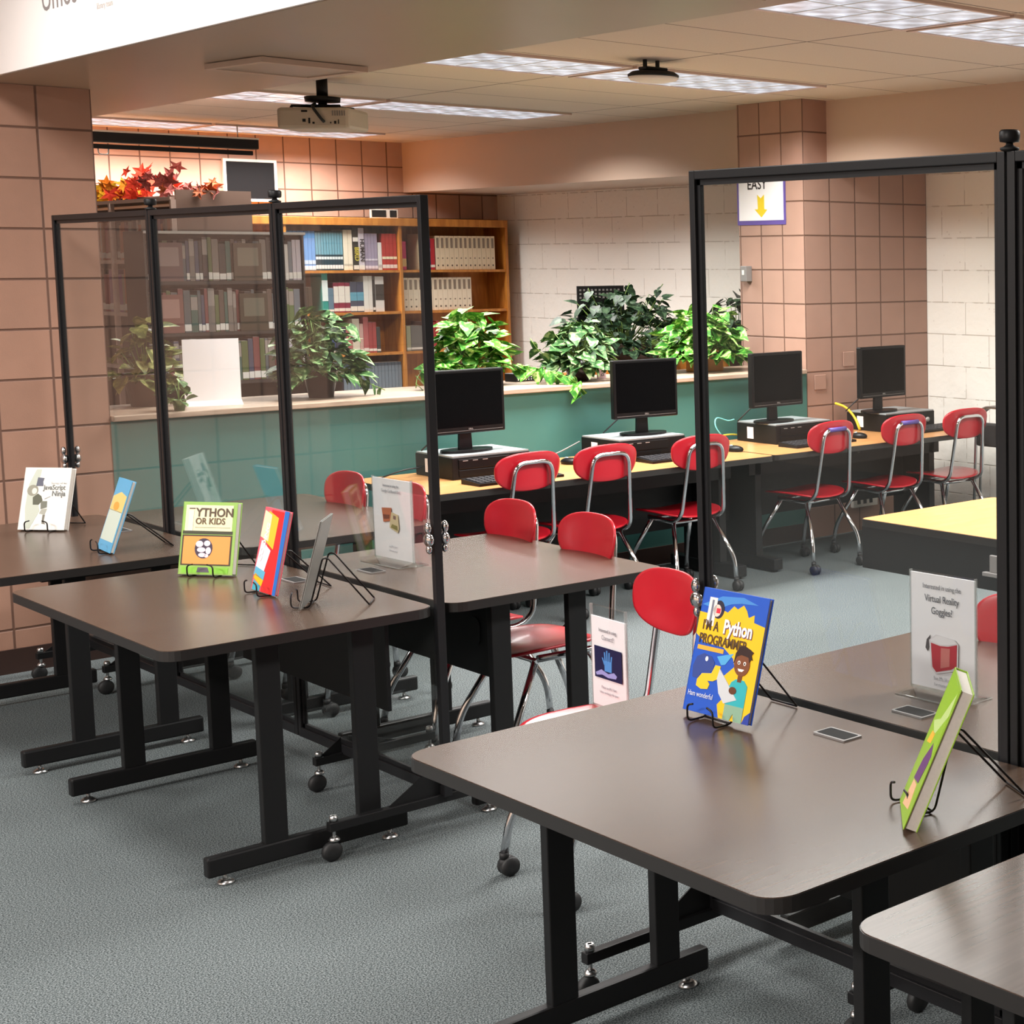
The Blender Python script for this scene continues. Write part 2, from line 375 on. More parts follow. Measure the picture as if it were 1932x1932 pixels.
def text_mesh(name, body, size, mat, parent, m, extrude=.0003, align='CENTER', sx=1.0, bold=0.0):
    cu = bpy.data.curves.new(name, 'FONT'); cu.body = body; cu.size = size; cu.align_x = align; cu.extrude = extrude; cu.offset = bold; cu.resolution_u = 3
    t = bpy.data.objects.new(name, cu); COL.objects.link(t)
    dg = bpy.context.evaluated_depsgraph_get(); me = bpy.data.meshes.new_from_object(t.evaluated_get(dg))
    bpy.data.objects.remove(t); me.materials.clear(); me.materials.append(mat)
    me.transform(m @ Matrix.Diagonal((sx, 1, 1, 1)))
    o = bpy.data.objects.new(name, me); COL.objects.link(o); o.parent = parent; return o

# ================================================================== STRUCTURE
XF, XW, YG, YB = 6.506, 7.33, 7.56, 12.77
struct(MB().box(-4, XW+.2, -3, YB+.2, -.1, 0).build('floor', MT['carpet']))
struct(MB().box(2.99, XF+.02, -3, YB, CEIL, CEIL+.1).build('ceiling', MT['ceil']))
struct(MB().box(-4, 2.11, -3, YB, 3.2, 3.3).build('ceiling_hall', MT['white_paint']))
# deep beam between the two rooms
struct(MB().box(2.11, 2.99, -3, YB, 2.394, 3.2).build('ceiling_beam', [MT['beam']]))
struct(MB().box(2.098, 2.109, -3, YB, 2.396, 3.2).build('trim_beam_face', MT['white_paint']))
# fascia of the dropped soffit and the soffit itself
struct(MB().box(XF, XF+.08, -3, 7.56, 2.233, 2.9).box(XF, XF+.08, 8.19, YB, 2.233, 2.9).build('wall_soffit_fascia', MT['beige']))
struct(MB().box(XF+.08, XW, -3, YB, 2.235, 2.33).build('ceiling_soffit', MT['beige']))
struct(MB().box(XW, XW+.2, -3, YB, 0, 3.3).build('wall_right', MT['wblock']))
struct(MB().box(-4, XW, YB, YB+.2, 0, 3.3).build('wall_back', MT['block_back']))
struct(MB().box(-4.1, -4, -3, YB, 0, 3.3).build('wall_left', MT['beige']))
struct(MB().box(-4, XW, -3.1, -3, 0, 3.3).build('wall_front', MT['beige']))
struct(MB().box(1.2, 2.516, YG, 8.17, 0, 2.393).build('pillar_left', MT['block_left']))
struct(MB().box(6.32, XW-.001, YG, 8.18, 0, CEIL-.001).build('pillar_right', MT['block_right']))
struct(MB().box(1.2, 2.53, YG-.012, YG-.001, 0, .10).build('baseboard_left', MT['baseboard']))
struct(MB().box(3.0, 6.31, YG-.012, YG-.001, 0, .10).build('baseboard_back', MT['baseboard']))
# teal half wall with a pale counter on top
struct(MB().box(2.517, 6.318, YG, YG+.05, 0, 1.005).build('wall_half_teal', MT['green']))
cn = MB().box(2.52, 6.30, YG-.03, YG+.56, 1.005, 1.03, bevel=.004).build('counter_ledge', MT['counter'])
tag(cn, 'long pale laminate counter ledge capping the teal half wall', 'counter')

# ------------------------------------------------------------------ ceiling fixtures
first = None
def make_troffer():
    t = empty('ceiling_light', '', 'ceiling light', (0, 0, 0), 0, 'recessed ceiling lights')
    f = MB()
    for a in ((-.605, .605, -.305, -.285), (-.605, .605, .285, .305), (-.605, -.585, -.285, .285), (.585, .605, -.285, .285)): f.box(*a, -.012, 0)
    f.build('frame', MT['shelfwhite'], t)
    MB().box(-.585, .585, -.285, .285, -.007, -.002).build('lens', MT['lens'], t)
    r = MB()
    for i in range(1, 6): r.box(-.585+i*.195-.002, -.585+i*.195+.002, -.285, .285, -.0095, -.0069)
    r.box(-.585, .585, -.002, .002, -.0095, -.0069); r.build('lens_rib', MT['white'], t)
    return t
lt = make_troffer()
lbl = ['bluish prismatic ceiling light at the top right edge, nearest the black partition knob',
       'prismatic ceiling light at the very top of the picture, cut by its edge',
       'prismatic ceiling light behind the round white ceiling device',
       'prismatic ceiling light emerging from beside the beam, left of the round device',
       'narrow prismatic ceiling light to the right of the projector',
       'prismatic ceiling light directly behind the projector mount',
       'far ceiling light between the projector and the back wall',
       'far ceiling light above the black projection screen case']
for i, (x, y) in enumerate(TROFFERS):
    o = lt if i == 0 else copy_tree(lt); o.location = (x, y, CEIL-.0005); o['label'] = lbl[i]
# flat panel on the beam's underside
pnl = empty('ceiling_hatch', 'square framed access panel on the underside of the tan beam', 'ceiling panel', (2.69, 6.11, 2.393), .1)
MB().box(-.175, .175, -.17, .17, -.016, -.001, bevel=.003).build('panel', MT['beam'], pnl)
f = MB()
for a in ((-.20, .20, -.195, -.17), (-.20, .20, .17, .195), (-.20, -.175, -.17, .17), (.175, .20, -.17, .17)): f.box(*a, -.02, -.001)
f.build('frame', MT['beige'], pnl)
p2 = empty('ceiling_hatch', 'second access panel on the beam, just touching the top edge of the picture', 'ceiling panel', (2.66, 3.7, 2.393), .1)
MB().box(-.175, .175, -.17, .17, -.016, -.001, bevel=.003).build('panel', MT['beam'], p2)
# round wireless device hung under the ceiling
d = empty('ceiling_device', 'round white disc device on a dark bracket under the ceiling light', 'wireless device', (4.655, 6.655, 2.548))
MB().lathe([(.01, -.022), (.07, -.021), (.108, -.012), (.118, .0), (.112, .006), (.01, .007)], seg=36).build('disc_body', MT['white'], d)
MB().lathe([(.118, .001), (.120, .012), (.10, .026), (.04, .034), (.01, .035)], seg=36).build('back_shell', MT['black'], d)
MB().box(-.06, .06, -.035, .035, .034, .048, bevel=.004).box(.02, .03, -.01, .01, .046, .082).box(-.05, -.04, -.01, .01, .046, .082).build('bracket', MT['black'], d)
# ceiling projector
pr = empty('projector', 'beige ceiling projector hanging from a black mount below the beam edge', 'projector', (3.955, 8.585, 2.415), math.radians(-47))
b = MB().box(-.185, .185, -.135, .135, -.055, .055, bevel=.018); b.build('body', MT['proj'], pr)
v = MB()
for i in range(6): v.box(.10+i*.012, .106+i*.012, -.1375, -.1345, .012, .038)
v.build('vent_grille', MT['gray'], pr)
for q in ((-.05, -.035, -.02, -.005), (-.02, -.012, -.028, 0), (0, .01, -.03, -.02), (.11, .12, -.03, -.015), (.09, .095, -.028, -.02), (.13, .134, -.03, -.008), (-.055, -.025, .03, .04)):
    MB().box(q[0], q[1], -.138, -.134, q[2], q[3]).build('port', MT['black'], pr)
MB().tube(arc_pts([(-.02, -.05, .08), (.0, -.14, .06), (.05, -.16, 0), (.06, -.14, -.02)], .04), .008).build('power_cable', MT['rubber'], pr)
MB().ell((-.10, .135, 0), .035, .02, .035).build('lens_ring', MT['monitor'], pr)
mt = MB().box(-.05, .05, -.04, .04, .062, .078, bevel=.003).lathe([(.01, .09), (.085, .093), (.088, .118), (.01, .120)], seg=20).lathe([(.022, .075), (.022, .16)], seg=12).lathe([(.028, .12), (.028, .2145)], seg=12)
for sx, sy in ((-1, -1), (1, -1), (1, 1), (-1, 1)): mt.tube([(sx*.03, sy*.03, .07), (sx*.12, sy*.09, .066), (sx*.125, sy*.095, .05)], .008)
mt.build('ceiling_mount', MT['black'], pr)
# rolled up projection screen
sc = empty('projection_screen', 'black projection screen case hanging near the back wall', 'projection screen', (3.853, 11.6, 2.477))
MB().box(-1.3, 1.02, -.05, .05, -.035, .035, bevel=.01).build('case', MT['black'], sc)
MB().box(-1.3, 1.02, -.052, -.045, .03, .042).build('top_trim', MT['white'], sc)
MB().box(-1.28, .99, -.02, .0, -.075, -.045, bevel=.004).build('bottom_bar', MT['black'], sc)
MB().tube(arc_pts([(.03, -.01, -.075), (.03, -.01, -.11), (.09, -.01, -.11), (.09, -.01, -.075)], .02), .004).build('pull_handle', MT['silver'], sc)
for _x in (.9, -1): MB().tube([(_x, 0, .03), (_x, 0, .129)], .004).build('hanging_wire', MT['zinc'], sc)

# ================================================================== TABLES
ZT = .68
def training_table(name, label, x0, x1, y0, y1, top_mat, zt=ZT, legs=(.29, .555), feet=(.105, .665), port=None, modesty=None, group='dark training tables', holes=None):
    t = empty(name, label, 'table', (x0, y0, 0), 0, group)
    W = x1-x0; L = y1-y0
    m = MB(); m.prism(rrect(0, W, 0, L, .055), zt-.028, zt-.0015, mat=1); m.prism(rrect(.002, W-.002, .002, L-.002, .053), zt-.0016, zt, mat=0)
    m.build('tabletop', [top_mat, MT['edge']], t)
    for yy in (.095, L-.095):
        ft = MB().box(feet[0], feet[1], yy-.017, yy+.017, .028, .083, bevel=.006).build('foot_rail', MT['black'], t)
        for gx in (feet[0]+.05, feet[1]-.05):
            MB().lathe([(.006, .012), (.006, .03)], (gx, yy, 0), 10).lathe([(.022, 0), (.022, .006), (.012, .013)], (gx, yy, 0), 16).build('glide', MT['zinc'], ft)
        for lx in legs:
            MB().box(lx-.032, lx+.032, yy-.014, yy+.014, .08, zt-.03, bevel=.003).build('leg', MT['black'], t)
        MB().box(legs[0]-.1, legs[1]+.1, yy-.02, yy+.02, zt-.045, zt-.028).build('top_bracket', MT['black'], t)
    if modesty:
        mx, z0, ya, yb = modesty
        p = MB().box(mx-.006, mx+.006, ya, yb, z0, zt-.03, bevel=.002).build('modesty_panel', MT['black'], t)
        if holes:
            for hy in holes:
                MB().prism(rrect(hy-.035, hy+.035, zt-.19, zt-.10, .03), mx-.009, mx-.0055, axis='x').build('cable_hole', flat((6, 6, 6), .6), p)
    if port:
        px, py = port
        pt = MB()
        fr = rrect(px-.026, px+.026, py-.05, py+.05, .004)
        pt.prism(fr, zt, zt+.004, mat=0); pt.prism(rrect(px-.02, px+.02, py-.044, py+.044, .003), zt+.0038, zt+.0046, mat=1)
        pt.build('cable_port', [MT['gray'], flat((5, 5, 5), .9)], t)
    return t
TM = MT['table']
training_table('training_table', 'dark walnut training table in front, holding the blue and yellow programmer book', 1.545, 2.305, 1.955, 3.145, TM, port=(.665, .61), modesty=(.62, .36, .10, .95))
training_table('training_table', 'dark table corner at the bottom right, in front of all the others', 1.562, 2.305, .60, 1.805, TM, modesty=(.62, .36, .10, 1.1))
training_table('training_table', 'dark training table in the middle left with the green and orange book', 1.565, 2.305, 4.43, 5.65, TM, port=(.645, .71), modesty=(.64, .37, .11, 1.11))
training_table('training_table', 'dark training table farthest left, against the tan block pillar, with the white book', 1.565, 2.305, 5.90, 7.12, TM, port=(.645, .71), modesty=(.64, .37, .11, 1.11))
training_table('training_table', 'dark table behind the front clear panel, holding the goggles sign', 2.345, 3.10, 1.955, 3.145, TM, legs=(.205, .47), feet=(.10, .655), port=(.09, .61), modesty=(.12, .36, .10, 1.05))
training_table('training_table', 'dark table right of the middle clear panel, two red chairs at its far side', 2.345, 3.10, 4.43, 5.50, TM, legs=(.205, .47), feet=(.10, .655), port=(.095, .68), modesty=(.20, .40, .10, .97), holes=(.22, .72))
training_table('training_table', 'dark table seen through the left clear panel, farthest of the right-hand row', 2.345, 3.10, 5.86, 7.08, TM, legs=(.205, .47), feet=(.10, .655), modesty=(.20, .40, .10, 1.1))

# ------------------------------------------------------------------ computer desks (oak tops)
ZD = .66
def desk(label, x0, x1, y0, y1):
    t = empty('computer_desk', label, 'desk', (x0, y0, 0), 0, 'oak topped computer desks'); W = x1-x0; L = y1-y0
    m = MB(); m.prism(rrect(0, W, 0, L, .03), ZD-.03, ZD-.0015, mat=1); m.prism(rrect(.004, W-.004, .004, L-.004, .028), ZD-.0016, ZD, mat=0)
    m.build('tabletop', [MT['oak'], MT['edge']], t)
    for xx in (.12, W-.12):
        f_ = MB().box(xx-.03, xx+.03, .14, L-.05, .012, .075, bevel=.006).build('foot_rail', MT['black'], t)
        MB().lathe([(.02, 0), (.02, .013)], (xx, .18, 0), 14).build('glide', MT['rubber'], f_)
        MB().box(xx-.022, xx+.022, .30, .62, .07, ZD-.03, bevel=.003).build('leg', MT['black'], t)
    MB().box(.06, W-.06, L-.25, L-.235, .25, ZD-.03).build('modesty_panel', MT['black'], t)
    MB().box(.06, W-.06, .30, .315, ZD-.14, ZD-.03).build('cable_tray', MT['black'], t)
    return t
desk('oak topped computer desk with the two left monitors, by the teal half wall', 3.49, 5.385, 6.71, 7.50)
desk('oak topped computer desk with the two right monitors, before the block pillar', 5.395, 6.95, 6.72, 7.50)
# oak table seen through the right panel
t = empty('oak_table', 'pale oak table with a black apron seen through the right clear panel', 'table', (4.27, 3.28, 0))
m = MB(); m.prism(rrect(0, .77, 0, 1.525, .03), ZD-.03, ZD-.0015, mat=1); m.prism(rrect(.004, .766, .004, 1.521, .028), ZD-.0016, ZD, mat=0)
m.build('tabletop', [MT['oak'], MT['edge']], t)
MB().box(.002, .014, .03, 1.51, .465, ZD-.03).build('apron', MT['black'], t)
MB().box(.03, .75, 1.50, 1.51, .465, ZD-.03).build('apron', MT['black'], t)
MB().box(-.012, .001, .66, .80, .535, .60, bevel=.003).box(-.02, .001, .64, .83, .52, .535, bevel=.002).build('cable_bracket', MT['gray'], t)
for yy in (.16, 1.36):
    MB().box(.08, .70, yy-.02, yy+.02, .02, .07, bevel=.005).build('foot_rail', MT['black'], t)
    MB().box(.35, .42, yy-.018, yy+.018, .07, ZD-.03, bevel=.003).build('leg', MT['black'], t)

# ================================================================== ACRYLIC PARTITIONS
XP = 2.3225
ZP0, ZP1 = .105, 1.868
def clear_partition(label, posts, knobs, feet, clips, zt=ZP1):
    t = empty('clear_partition', label, 'partition', (XP, posts[0], 0))
    y0 = posts[0]
    for a, b_ in zip(posts[:-1], posts[1:]):
        a -= y0; b_ -= y0; a += .003; b_ -= .003; f = MB(); hx = .0125; w_ = .021
        f.box(-hx, hx, a, a+w_, ZP0, zt, bevel=.002).box(-hx, hx, b_-w_, b_, ZP0, zt, bevel=.002)
        f.box(-hx, hx, a+w_, b_-w_, zt-w_, zt, bevel=.002).box(-hx, hx, a+w_, b_-w_, ZP0, ZP0+.032, bevel=.002)
        i_ = .013   # inner glazing bead
        for q in ((a+w_, a+w_+i_, ZP0+.032, zt-w_), (b_-w_-i_, b_-w_, ZP0+.032, zt-w_), (a+w_, b_-w_, zt-w_-i_, zt-w_), (a+w_, b_-w_, ZP0+.032, ZP0+.032+i_)): f.box(-.005, .005, *q)
        f.build('panel_frame', MT['frame'], t)
        MB().box(-.0015, .0015, a+w_+.002, b_-w_-.002, ZP0+.034, zt-w_-.002).build('clear_pane', MT['acrylic'], t)
    for y in knobs:
        k = MB().lathe([(.016, .001), (.019, .003), (.019, .007), (.012, .009), (.007, .013), (.007, .016)], (0, y-y0, zt), 20).build('hinge_knob', MT['rubber'], t)
        MB().lathe([(.007, .016), (.019, .018), (.0205, .025), (.0205, .037), (.017, .041), (.004, .042)], (0, y-y0, zt), 24).build('cap', MT['frame'], k)
    for y, xa, xb in feet:
        y -= y0
        f_ = MB().box(xa, xb, y-.013, y+.013, .086, .112, bevel=.002); gz = .212 if xa < -.15 else .16
        f_.prism([(-.17 if xa < -.17 else xa+.02, .112), (-.012, .112), (-.012, gz)], y-.002, y+.002, axis='y')
        if xb > .17: f_.prism([(.012, .112), (.17, .112), (.012, gz)], y-.002, y+.002, axis='y')
        ff = f_.build('foot_bar', MT['black'], t)
        for xe in ([xa+.015] + ([xb-.015] if xb > .1 else [])):
            MB().lathe([(.005, .05), (.005, .13)], (xe, y, 0), 10).lathe([(.011, .112), (.012, .124), (.009, .13)], (xe, y, 0), 12).lathe([(.014, .056), (.016, .06), (.012, .066), (.006, .07)], (xe, y, 0), 12).build('stem', MT['zinc'], ff)
            MB().lathe([(.008, -.013), (.024, -.012), (.028, -.006), (.028, .006), (.024, .012), (.008, .013)], (xe-.008, y, .028), 18, axis='y').build('caster', MT['rubber'], ff)
    for y in clips:
        y -= y0
        for sx in (-1, 1):
            c = MB().ell((sx*.024, y, .875), .013, .021, .021, u=16, v=10).ell((sx*.026, y, .909), .010, .014, .018, u=14, v=8).ell((sx*.024, y, .847), .009, .010, .014, u=12, v=8)
            c.build('latch', MT['chrome'], t)
    return t
clear_partition('three section black framed clear partition between the left tables', [4.438, 5.41, 6.45, 7.46], [5.41, 6.45], [(4.468, -.345, .32), (5.10, -.10, .30), (6.905, -.105, .06), (7.35, -.2, .3)], [4.45, 7.45])
clear_partition('black framed clear partition on the right, knob on its top corner', [1.155, 2.163, 3.178], [2.163], [(3.165, -.36, .36), (2.55, -.10, .12), (2.05, -.10, .3), (1.3, -.3, .3)], [3.168], zt=1.888)

# ================================================================== CHAIRS
def superellipse_sheet(w_, h_, t_, n=20, rows=9, expo=2.7, curve=0.0, curve2=0.0, egg=0.0):
    """rounded pad in local x,z facing y, thickness t_, centre bowed"""
    mb = MB(); bm = mb.bm
    def pt(u, v, side):
        x = w_/2*u; z = h_/2*v; x *= (1+egg*v)
        y = curve*(u*u)+curve2*v*v+side*t_/2
        return (x, y, z)
    outline = []
    for k in range(n*2):
        a = 2*math.pi*k/(n*2); c, s_ = math.cos(a), math.sin(a)
        outline.append((math.copysign(abs(c)**(2/expo), c), math.copysign(abs(s_)**(2/expo), s_)))
    rings = []
    for side, fr in ((-1, 0.0), (-1, .35), (-1, .7), (-1, .93), (-.55, .99), (.55, .99), (1, .93), (1, .7), (1, .35), (1, 0.0)):
        rings.append([bm.verts.new(pt(u*fr, v*fr, side)) for u, v in outline] if fr else [bm.verts.new(pt(0, 0, side))])
    m_ = len(outline)
    for i in range(len(rings)-1):
        A, B = rings[i], rings[i+1]
        for k in range(m_):
            k2 = (k+1) % m_
            if len(A) == 1: f = bm.faces.new([A[0], B[k], B[k2]])
            elif len(B) == 1: f = bm.faces.new([A[k], A[k2], B[0]])
            else: f = bm.faces.new([A[k], A[k2], B[k2], B[k]])
            f.smooth = True
    return mb
def make_chair():
    t = empty('classroom_chair', '', 'chair', (0, 0, 0), 0, 'red plastic classroom chairs')
    s_ = superellipse_sheet(.37, .40, .012, expo=3.2, curve=.022, curve2=-.006, egg=.03)
    s_.xform(Matrix.Translation((0, .03, .405)) @ Matrix.Rotation(math.radians(-90), 4, 'X') @ Matrix.Diagonal((1, -1, 1, 1)))
    s_.build('seat', MT['red'], t)
    b_ = superellipse_sheet(.345, .182, .011, expo=2.6, curve=.030, curve2=0, egg=.05)
    b_.xform(Matrix.Translation((0, -.205, .727)) @ Matrix.Rotation(math.radians(7), 4, 'X'))
    b_.build('backrest', MT['red'], t)
    fr = MB().tube(arc_pts([(-.13, .10, .386), (-.13, -.13, .382), (-.125, -.185, .42), (-.095, -.228, .770), (.095, -.228, .770), (.125, -.185, .42), (.13, -.13, .382), (.13, .10, .386)], .055, 6), .0105, 10)
    fr.build('back_frame', MT['chrome'], t)
    sf = MB().tube([(-.13, -.10, .372), (.13, -.10, .372)], .009).tube([(-.13, .10, .376), (.13, .10, .376)], .009).tube([(-.125, -.10, .374), (-.125, .10, .378)], .008).tube([(.125, -.10, .374), (.125, .10, .378)], .008).build('seat_frame', MT['chrome'], t)
    for sx in (-1, 1):
        for yy, yo in ((-.10, -.21), (.10, .235)):
            pts = arc_pts([(sx*.115, yy, .372), (sx*.17, yo*.92, .165), (sx*.176, yo, .06)], .05, 6)
            if yy < 0: pts = arc_pts([(sx*.118, yy, .372), (sx*.172, yo*.96, .17), (sx*.175, yo, .055)], .05, 6)
            lg = MB().tube(pts, .0115, 10).build('leg', MT['chrome'], t)
            c = MB().lathe([(.006, -.021), (.024, -.020), (.027, -.014), (.027, -.003), (.02, -.002), (.02, .002), (.027, .003), (.027, .014), (.024, .020), (.006, .021)], (sx*.176, yo-.012, .027), 18, axis='x')
            c.ell((sx*.176, yo-.006, .038), .018, .022, .020).lathe([(.013, .05), (.013, .068)], (sx*.175, yo, 0), 12)
            c.build('caster', MT['rubber'], lg)
    return t
ch0 = make_chair()
R = math.radians
CHAIRS = [ # x, y (of the seat centre), rotation, label
    (3.925, 6.86, 4, 'red chair with chrome frame before the leftmost monitor, its back to us', 0),
    (4.345, 6.86, 0, 'red chair at the oak desk between the first and second keyboards, its back to us', 0),
    (4.90, 6.86, -2, 'red chair at the oak desk seen behind the thin black partition post', 0),
    (5.755, 6.885, 4, 'red chair with purple taped frame before the third monitor', 1),
    (6.285, 6.86, 0, 'red chair with purple taped frame before the fourth monitor', 1),
    (6.79, 6.86, -4, 'red chair at the far right end of the oak desk', 0),
    (2.895, 5.35, 90, 'left one of the two red chairs at the middle table, facing us', 0),
    (2.895, 4.855, 90, 'right one of the two red chairs at the middle table, facing us', 0),
    (2.46, 3.80, 85, 'red chair with a paper sign on its seat, in the gap between the tables', 0),
    (2.875, 6.60, 90, 'red chair seen through the clear partition left of the small paper sign', 0),
    (2.875, 6.10, 90, 'red chair half hidden behind the paper sign and the partition post', 0),
    (2.85, 2.785, 90, 'red chair glimpsed right of the goggles sign', 0),
]
for i, (x, y, rz, lb, tape) in enumerate(CHAIRS):
    o = ch0 if i == 0 else copy_tree(ch0)
    o.location = (x, y, 0); o.rotation_euler = (0, 0, R(rz)); o['label'] = lb
    if tape:
        MB().tube(arc_pts([(-.062, -.2275, .7705), (.062, -.2275, .7705)], .01), .0125, 10).build('purple_tape', MT['purple'], o)
# a folded stack of steel frames at the right edge of the desk row
t = empty('frame_chair', 'thin steel chair frame standing by the white wall at the desk end', 'chair', (7.02, 6.66, 0))
for k in range(2):
    MB().tube(arc_pts([(-.02+k*.05, -.2, .0), (-.02+k*.05, -.16, .80), (.0+k*.05, .16, .80), (.0+k*.05, .2, 0)], .12, 6), .009).build('steel_tube', MT['zinc'], t)
MB().box(-.01, .05, -.16, .16, .56, .70, bevel=.01).build('back_pad', MT['rubber'], t)

# ================================================================== COMPUTERS
def cable(name, pts, r, mat, label, parent=None, grp=None):
    o = MB().tube(arc_pts(pts, .06, 5), r, 6).build(name, mat, parent)
    if parent is None: tag(o, label, 'cable', grp)
    return o
ORD = ['leftmost', 'second from left', 'third from left', 'rightmost']
def make_pc():
    t = empty('desktop_computer', '', 'computer', group='desktop computers under the monitors')
    MB().box(0, .40, 0, .35, 0, .105, bevel=.004).build('case', MT['pc'], t)
    MB().prism([(.004, .004), (.396, .004), (.396, .346), (.004, .346)], .1051, .112).build('top_panel', MT['pctop'], t)
    f_ = MB().box(.03, .29, -.006, .002, .05, .095, bevel=.002).box(.03, .25, -.004, .002, .012, .044, bevel=.002); f_.build('front_bezel', MT['monitor'], t)
    MB().lathe([(.001, 0), (.015, 0), (.015, .006), (.001, .006)], (.34, -.005, .055), 18, axis='y').build('badge', MT['silver'], t)
    g_ = MB()
    for k in range(3): g_.box(.05+k*.05, .075+k*.05, -.0075, -.005, .086, .089)
    g_.build('button', MT['silver'], t)
    MB().box(-.0015, .001, .20, .255, .02, .085).build('paper_label', MT['paper'], t)
    return t
def make_monitor():
    t = empty('monitor', '', 'monitor', group='flat black monitors on the desktop computers')
    m_ = MB().box(-.1875, .1875, -.012, .026, .09, .395, bevel=.006)
    m_.box(-.12, .12, .024, .05, .14, .34, bevel=.02); m_.build('housing', MT['monitor'], t)
    MB().box(-.172, .172, -.0135, -.0115, .122, .380).build('screen', MT['screen'], t)
    MB().box(-.172, .172, -.0145, -.0115, .103, .1045).build('bezel_strip', MT['gray'], t)
    text_mesh('badge', 'DELL', .011, MT['silver'], t, Matrix.Translation((0, -.0150, .108)) @ Matrix.Rotation(R(90), 4, 'X'))
    MB().prism([(-.035, 0), (.035, 0), (.030, .12), (-.030, .12)], .035, .05, axis='y').build('neck', MT['monitor'], t)
    MB().prism([(math.cos(a)*.13, math.sin(a)*.085+.03) for a in [k*math.pi/12 for k in range(24)]], 0, .012).build('foot', MT['monitor'], t)
    cable('video_cable', [(-.05, .05, .14), (-.11, .10, .08), (-.17, .14, .01)], .004, MT['rubber'], '', t)
    return t
def make_keyboard():
    t = empty('keyboard', '', 'keyboard', group='black keyboards on the oak desks')
    b_ = MB(); b_.prism([(0, 0), (.155, 0), (.155, .024), (.0, .012)], 0, .44, axis='x'); b_.xform(Matrix.Identity(4)); b_.build('base', MT['monitor'], t)
    for rr in range(5):
        k_ = MB(); n = 14
        for c in range(n): k_.box(.012+c*.0298, .036+c*.0298, .018+rr*.026, .039+rr*.026, .0125+rr*.0021, .0185+rr*.0021, bevel=.002)
        k_.build('key_row', MT['key'], t)
    return t
def make_mouse():
    t = empty('mouse', '', 'mouse', group='computer mice on the oak desks')
    MB().ell((0, 0, .012), .031, .055, .022).build('shell', MT['monitor'], t)
    MB().ell((0, .02, .0285), .006, .014, .008).build('scroll_wheel', MT['silver'], t)
    return t
pc0, mo0, kb0, ms0 = make_pc(), make_monitor(), make_keyboard(), make_mouse()
PCX = [3.795, 4.70, 5.705, 6.53]; MON = [(3.955, 7.22, 3), (4.945, 7.22, -4), (5.80, 7.20, 3), (6.60, 7.20, 2)]
KB = [(3.765, 6.80, 2), (4.76, 6.90, 0), (5.66, 6.86, 2), (6.62, 6.90, 4)]; MS = [(4.49, 7.22, 20), (5.36, 7.02, 20), (6.23, 7.00, 15)]
pos = ['behind the leftmost red chair', 'on the teal wall side, second from the left', 'by the corner of the block pillar', 'before the tan block pillar, nearest the white wall']
for i in range(4):
    o = pc0 if i == 0 else copy_tree(pc0); o.location = (PCX[i], 7.095, ZD); o['label'] = 'black and grey desktop computer lying flat, ' + pos[i]
    o = mo0 if i == 0 else copy_tree(mo0); o.location = (MON[i][0], MON[i][1], ZD+.1125); o.rotation_euler = (0, 0, R(MON[i][2])); o['label'] = 'flat black monitor switched off, ' + pos[i]
    o = kb0 if i == 0 else copy_tree(kb0); o.location = (KB[i][0], KB[i][1], ZD); o.rotation_euler = (0, 0, R(KB[i][2])); o['label'] = 'black keyboard on the oak desk, ' + pos[i]
for i in range(3):
    o = ms0 if i == 0 else copy_tree(ms0); o.location = (MS[i][0], MS[i][1], ZD); o.rotation_euler = (0, 0, R(MS[i][2]))
    o['label'] = ['black mouse right of the leftmost keyboard', 'black mouse right of the second keyboard', 'black mouse right of the third keyboard'][i]
cable('network_cable', [(5.62, 7.44, ZD+.006), (5.57, 7.47, .75), (5.60, 7.50, .80), (5.68, 7.49, .77), (5.70, 7.46, ZD+.12)], .004, simple('aqua_cable', srgb(110, 190, 190), .5), 'aqua cable looping behind the third desktop computer')
cable('network_cable', [(5.52, 7.40, ZD+.006), (5.57, 7.42, .70), (5.66, 7.44, .70), (5.72, 7.455, .69)], .005, simple('yellow_cable', srgb(190, 180, 60), .5), 'yellow green cable left of the third desktop computer')
cable('network_cable', [(6.46, 7.47, .82), (6.50, 7.42, .80), (6.52, 7.36, .74), (6.505, 7.30, ZD+.007)], .008, simple('yellow_cord', srgb(224, 196, 40), .5), 'bright yellow cord arching left of the rightmost desktop computer')
cable('power_cable', [(4.70, 7.46, .74), (4.55, 7.44, ZD+.03), (4.38, 7.42, ZD+.006)], .003, MT['gray'], 'thin grey cable on the desk left of the second computer')
cable('power_cable', [(3.60, 7.40, ZD+.006), (3.68, 7.35, ZD+.04), (3.79, 7.38, ZD+.04)], .004, MT['rubber'], 'black cable tangle left of the leftmost computer')

# ================================================================== WALL ITEMS
sg = empty('arrow_sign', 'white sign with purple border, EASY and a yellow arrow pointing down, on the pillar', 'sign', (6.319, 7.955, 2.0))
MB().box(-.003, 0, -.232, .232, -.105, .195).build('border', MT['purple'], sg)
MB().box(-.0045, -.0028, -.213, .213, -.078, .18).build('sheet', MT['paper'], sg)
my = Matrix(((0, 0, -1, 0), (-1, 0, 0, 0), (0, 1, 0, 0), (0, 0, 0, 1)))   # text x -> -Y, text y -> Z, facing -X
text_mesh('lettering', 'EASY', .085, MT['monitor'], sg, Matrix.Translation((-.0052, .035, .112)) @ my, bold=.001)
MB().prism([(.033, .078), (.0, .055), (-.033, .078), (-.033, -.01), (-.062, -.014), (-.005, -.06), (.06, -.01), (.028, -.01)], -.0056, -.0044, axis='x').build('arrow', flat((236, 206, 40)), sg)
dv = empty('wall_box', 'small beige control box on the pillar, below the arrow sign', 'control box', (6.319, 8.10, 1.60))
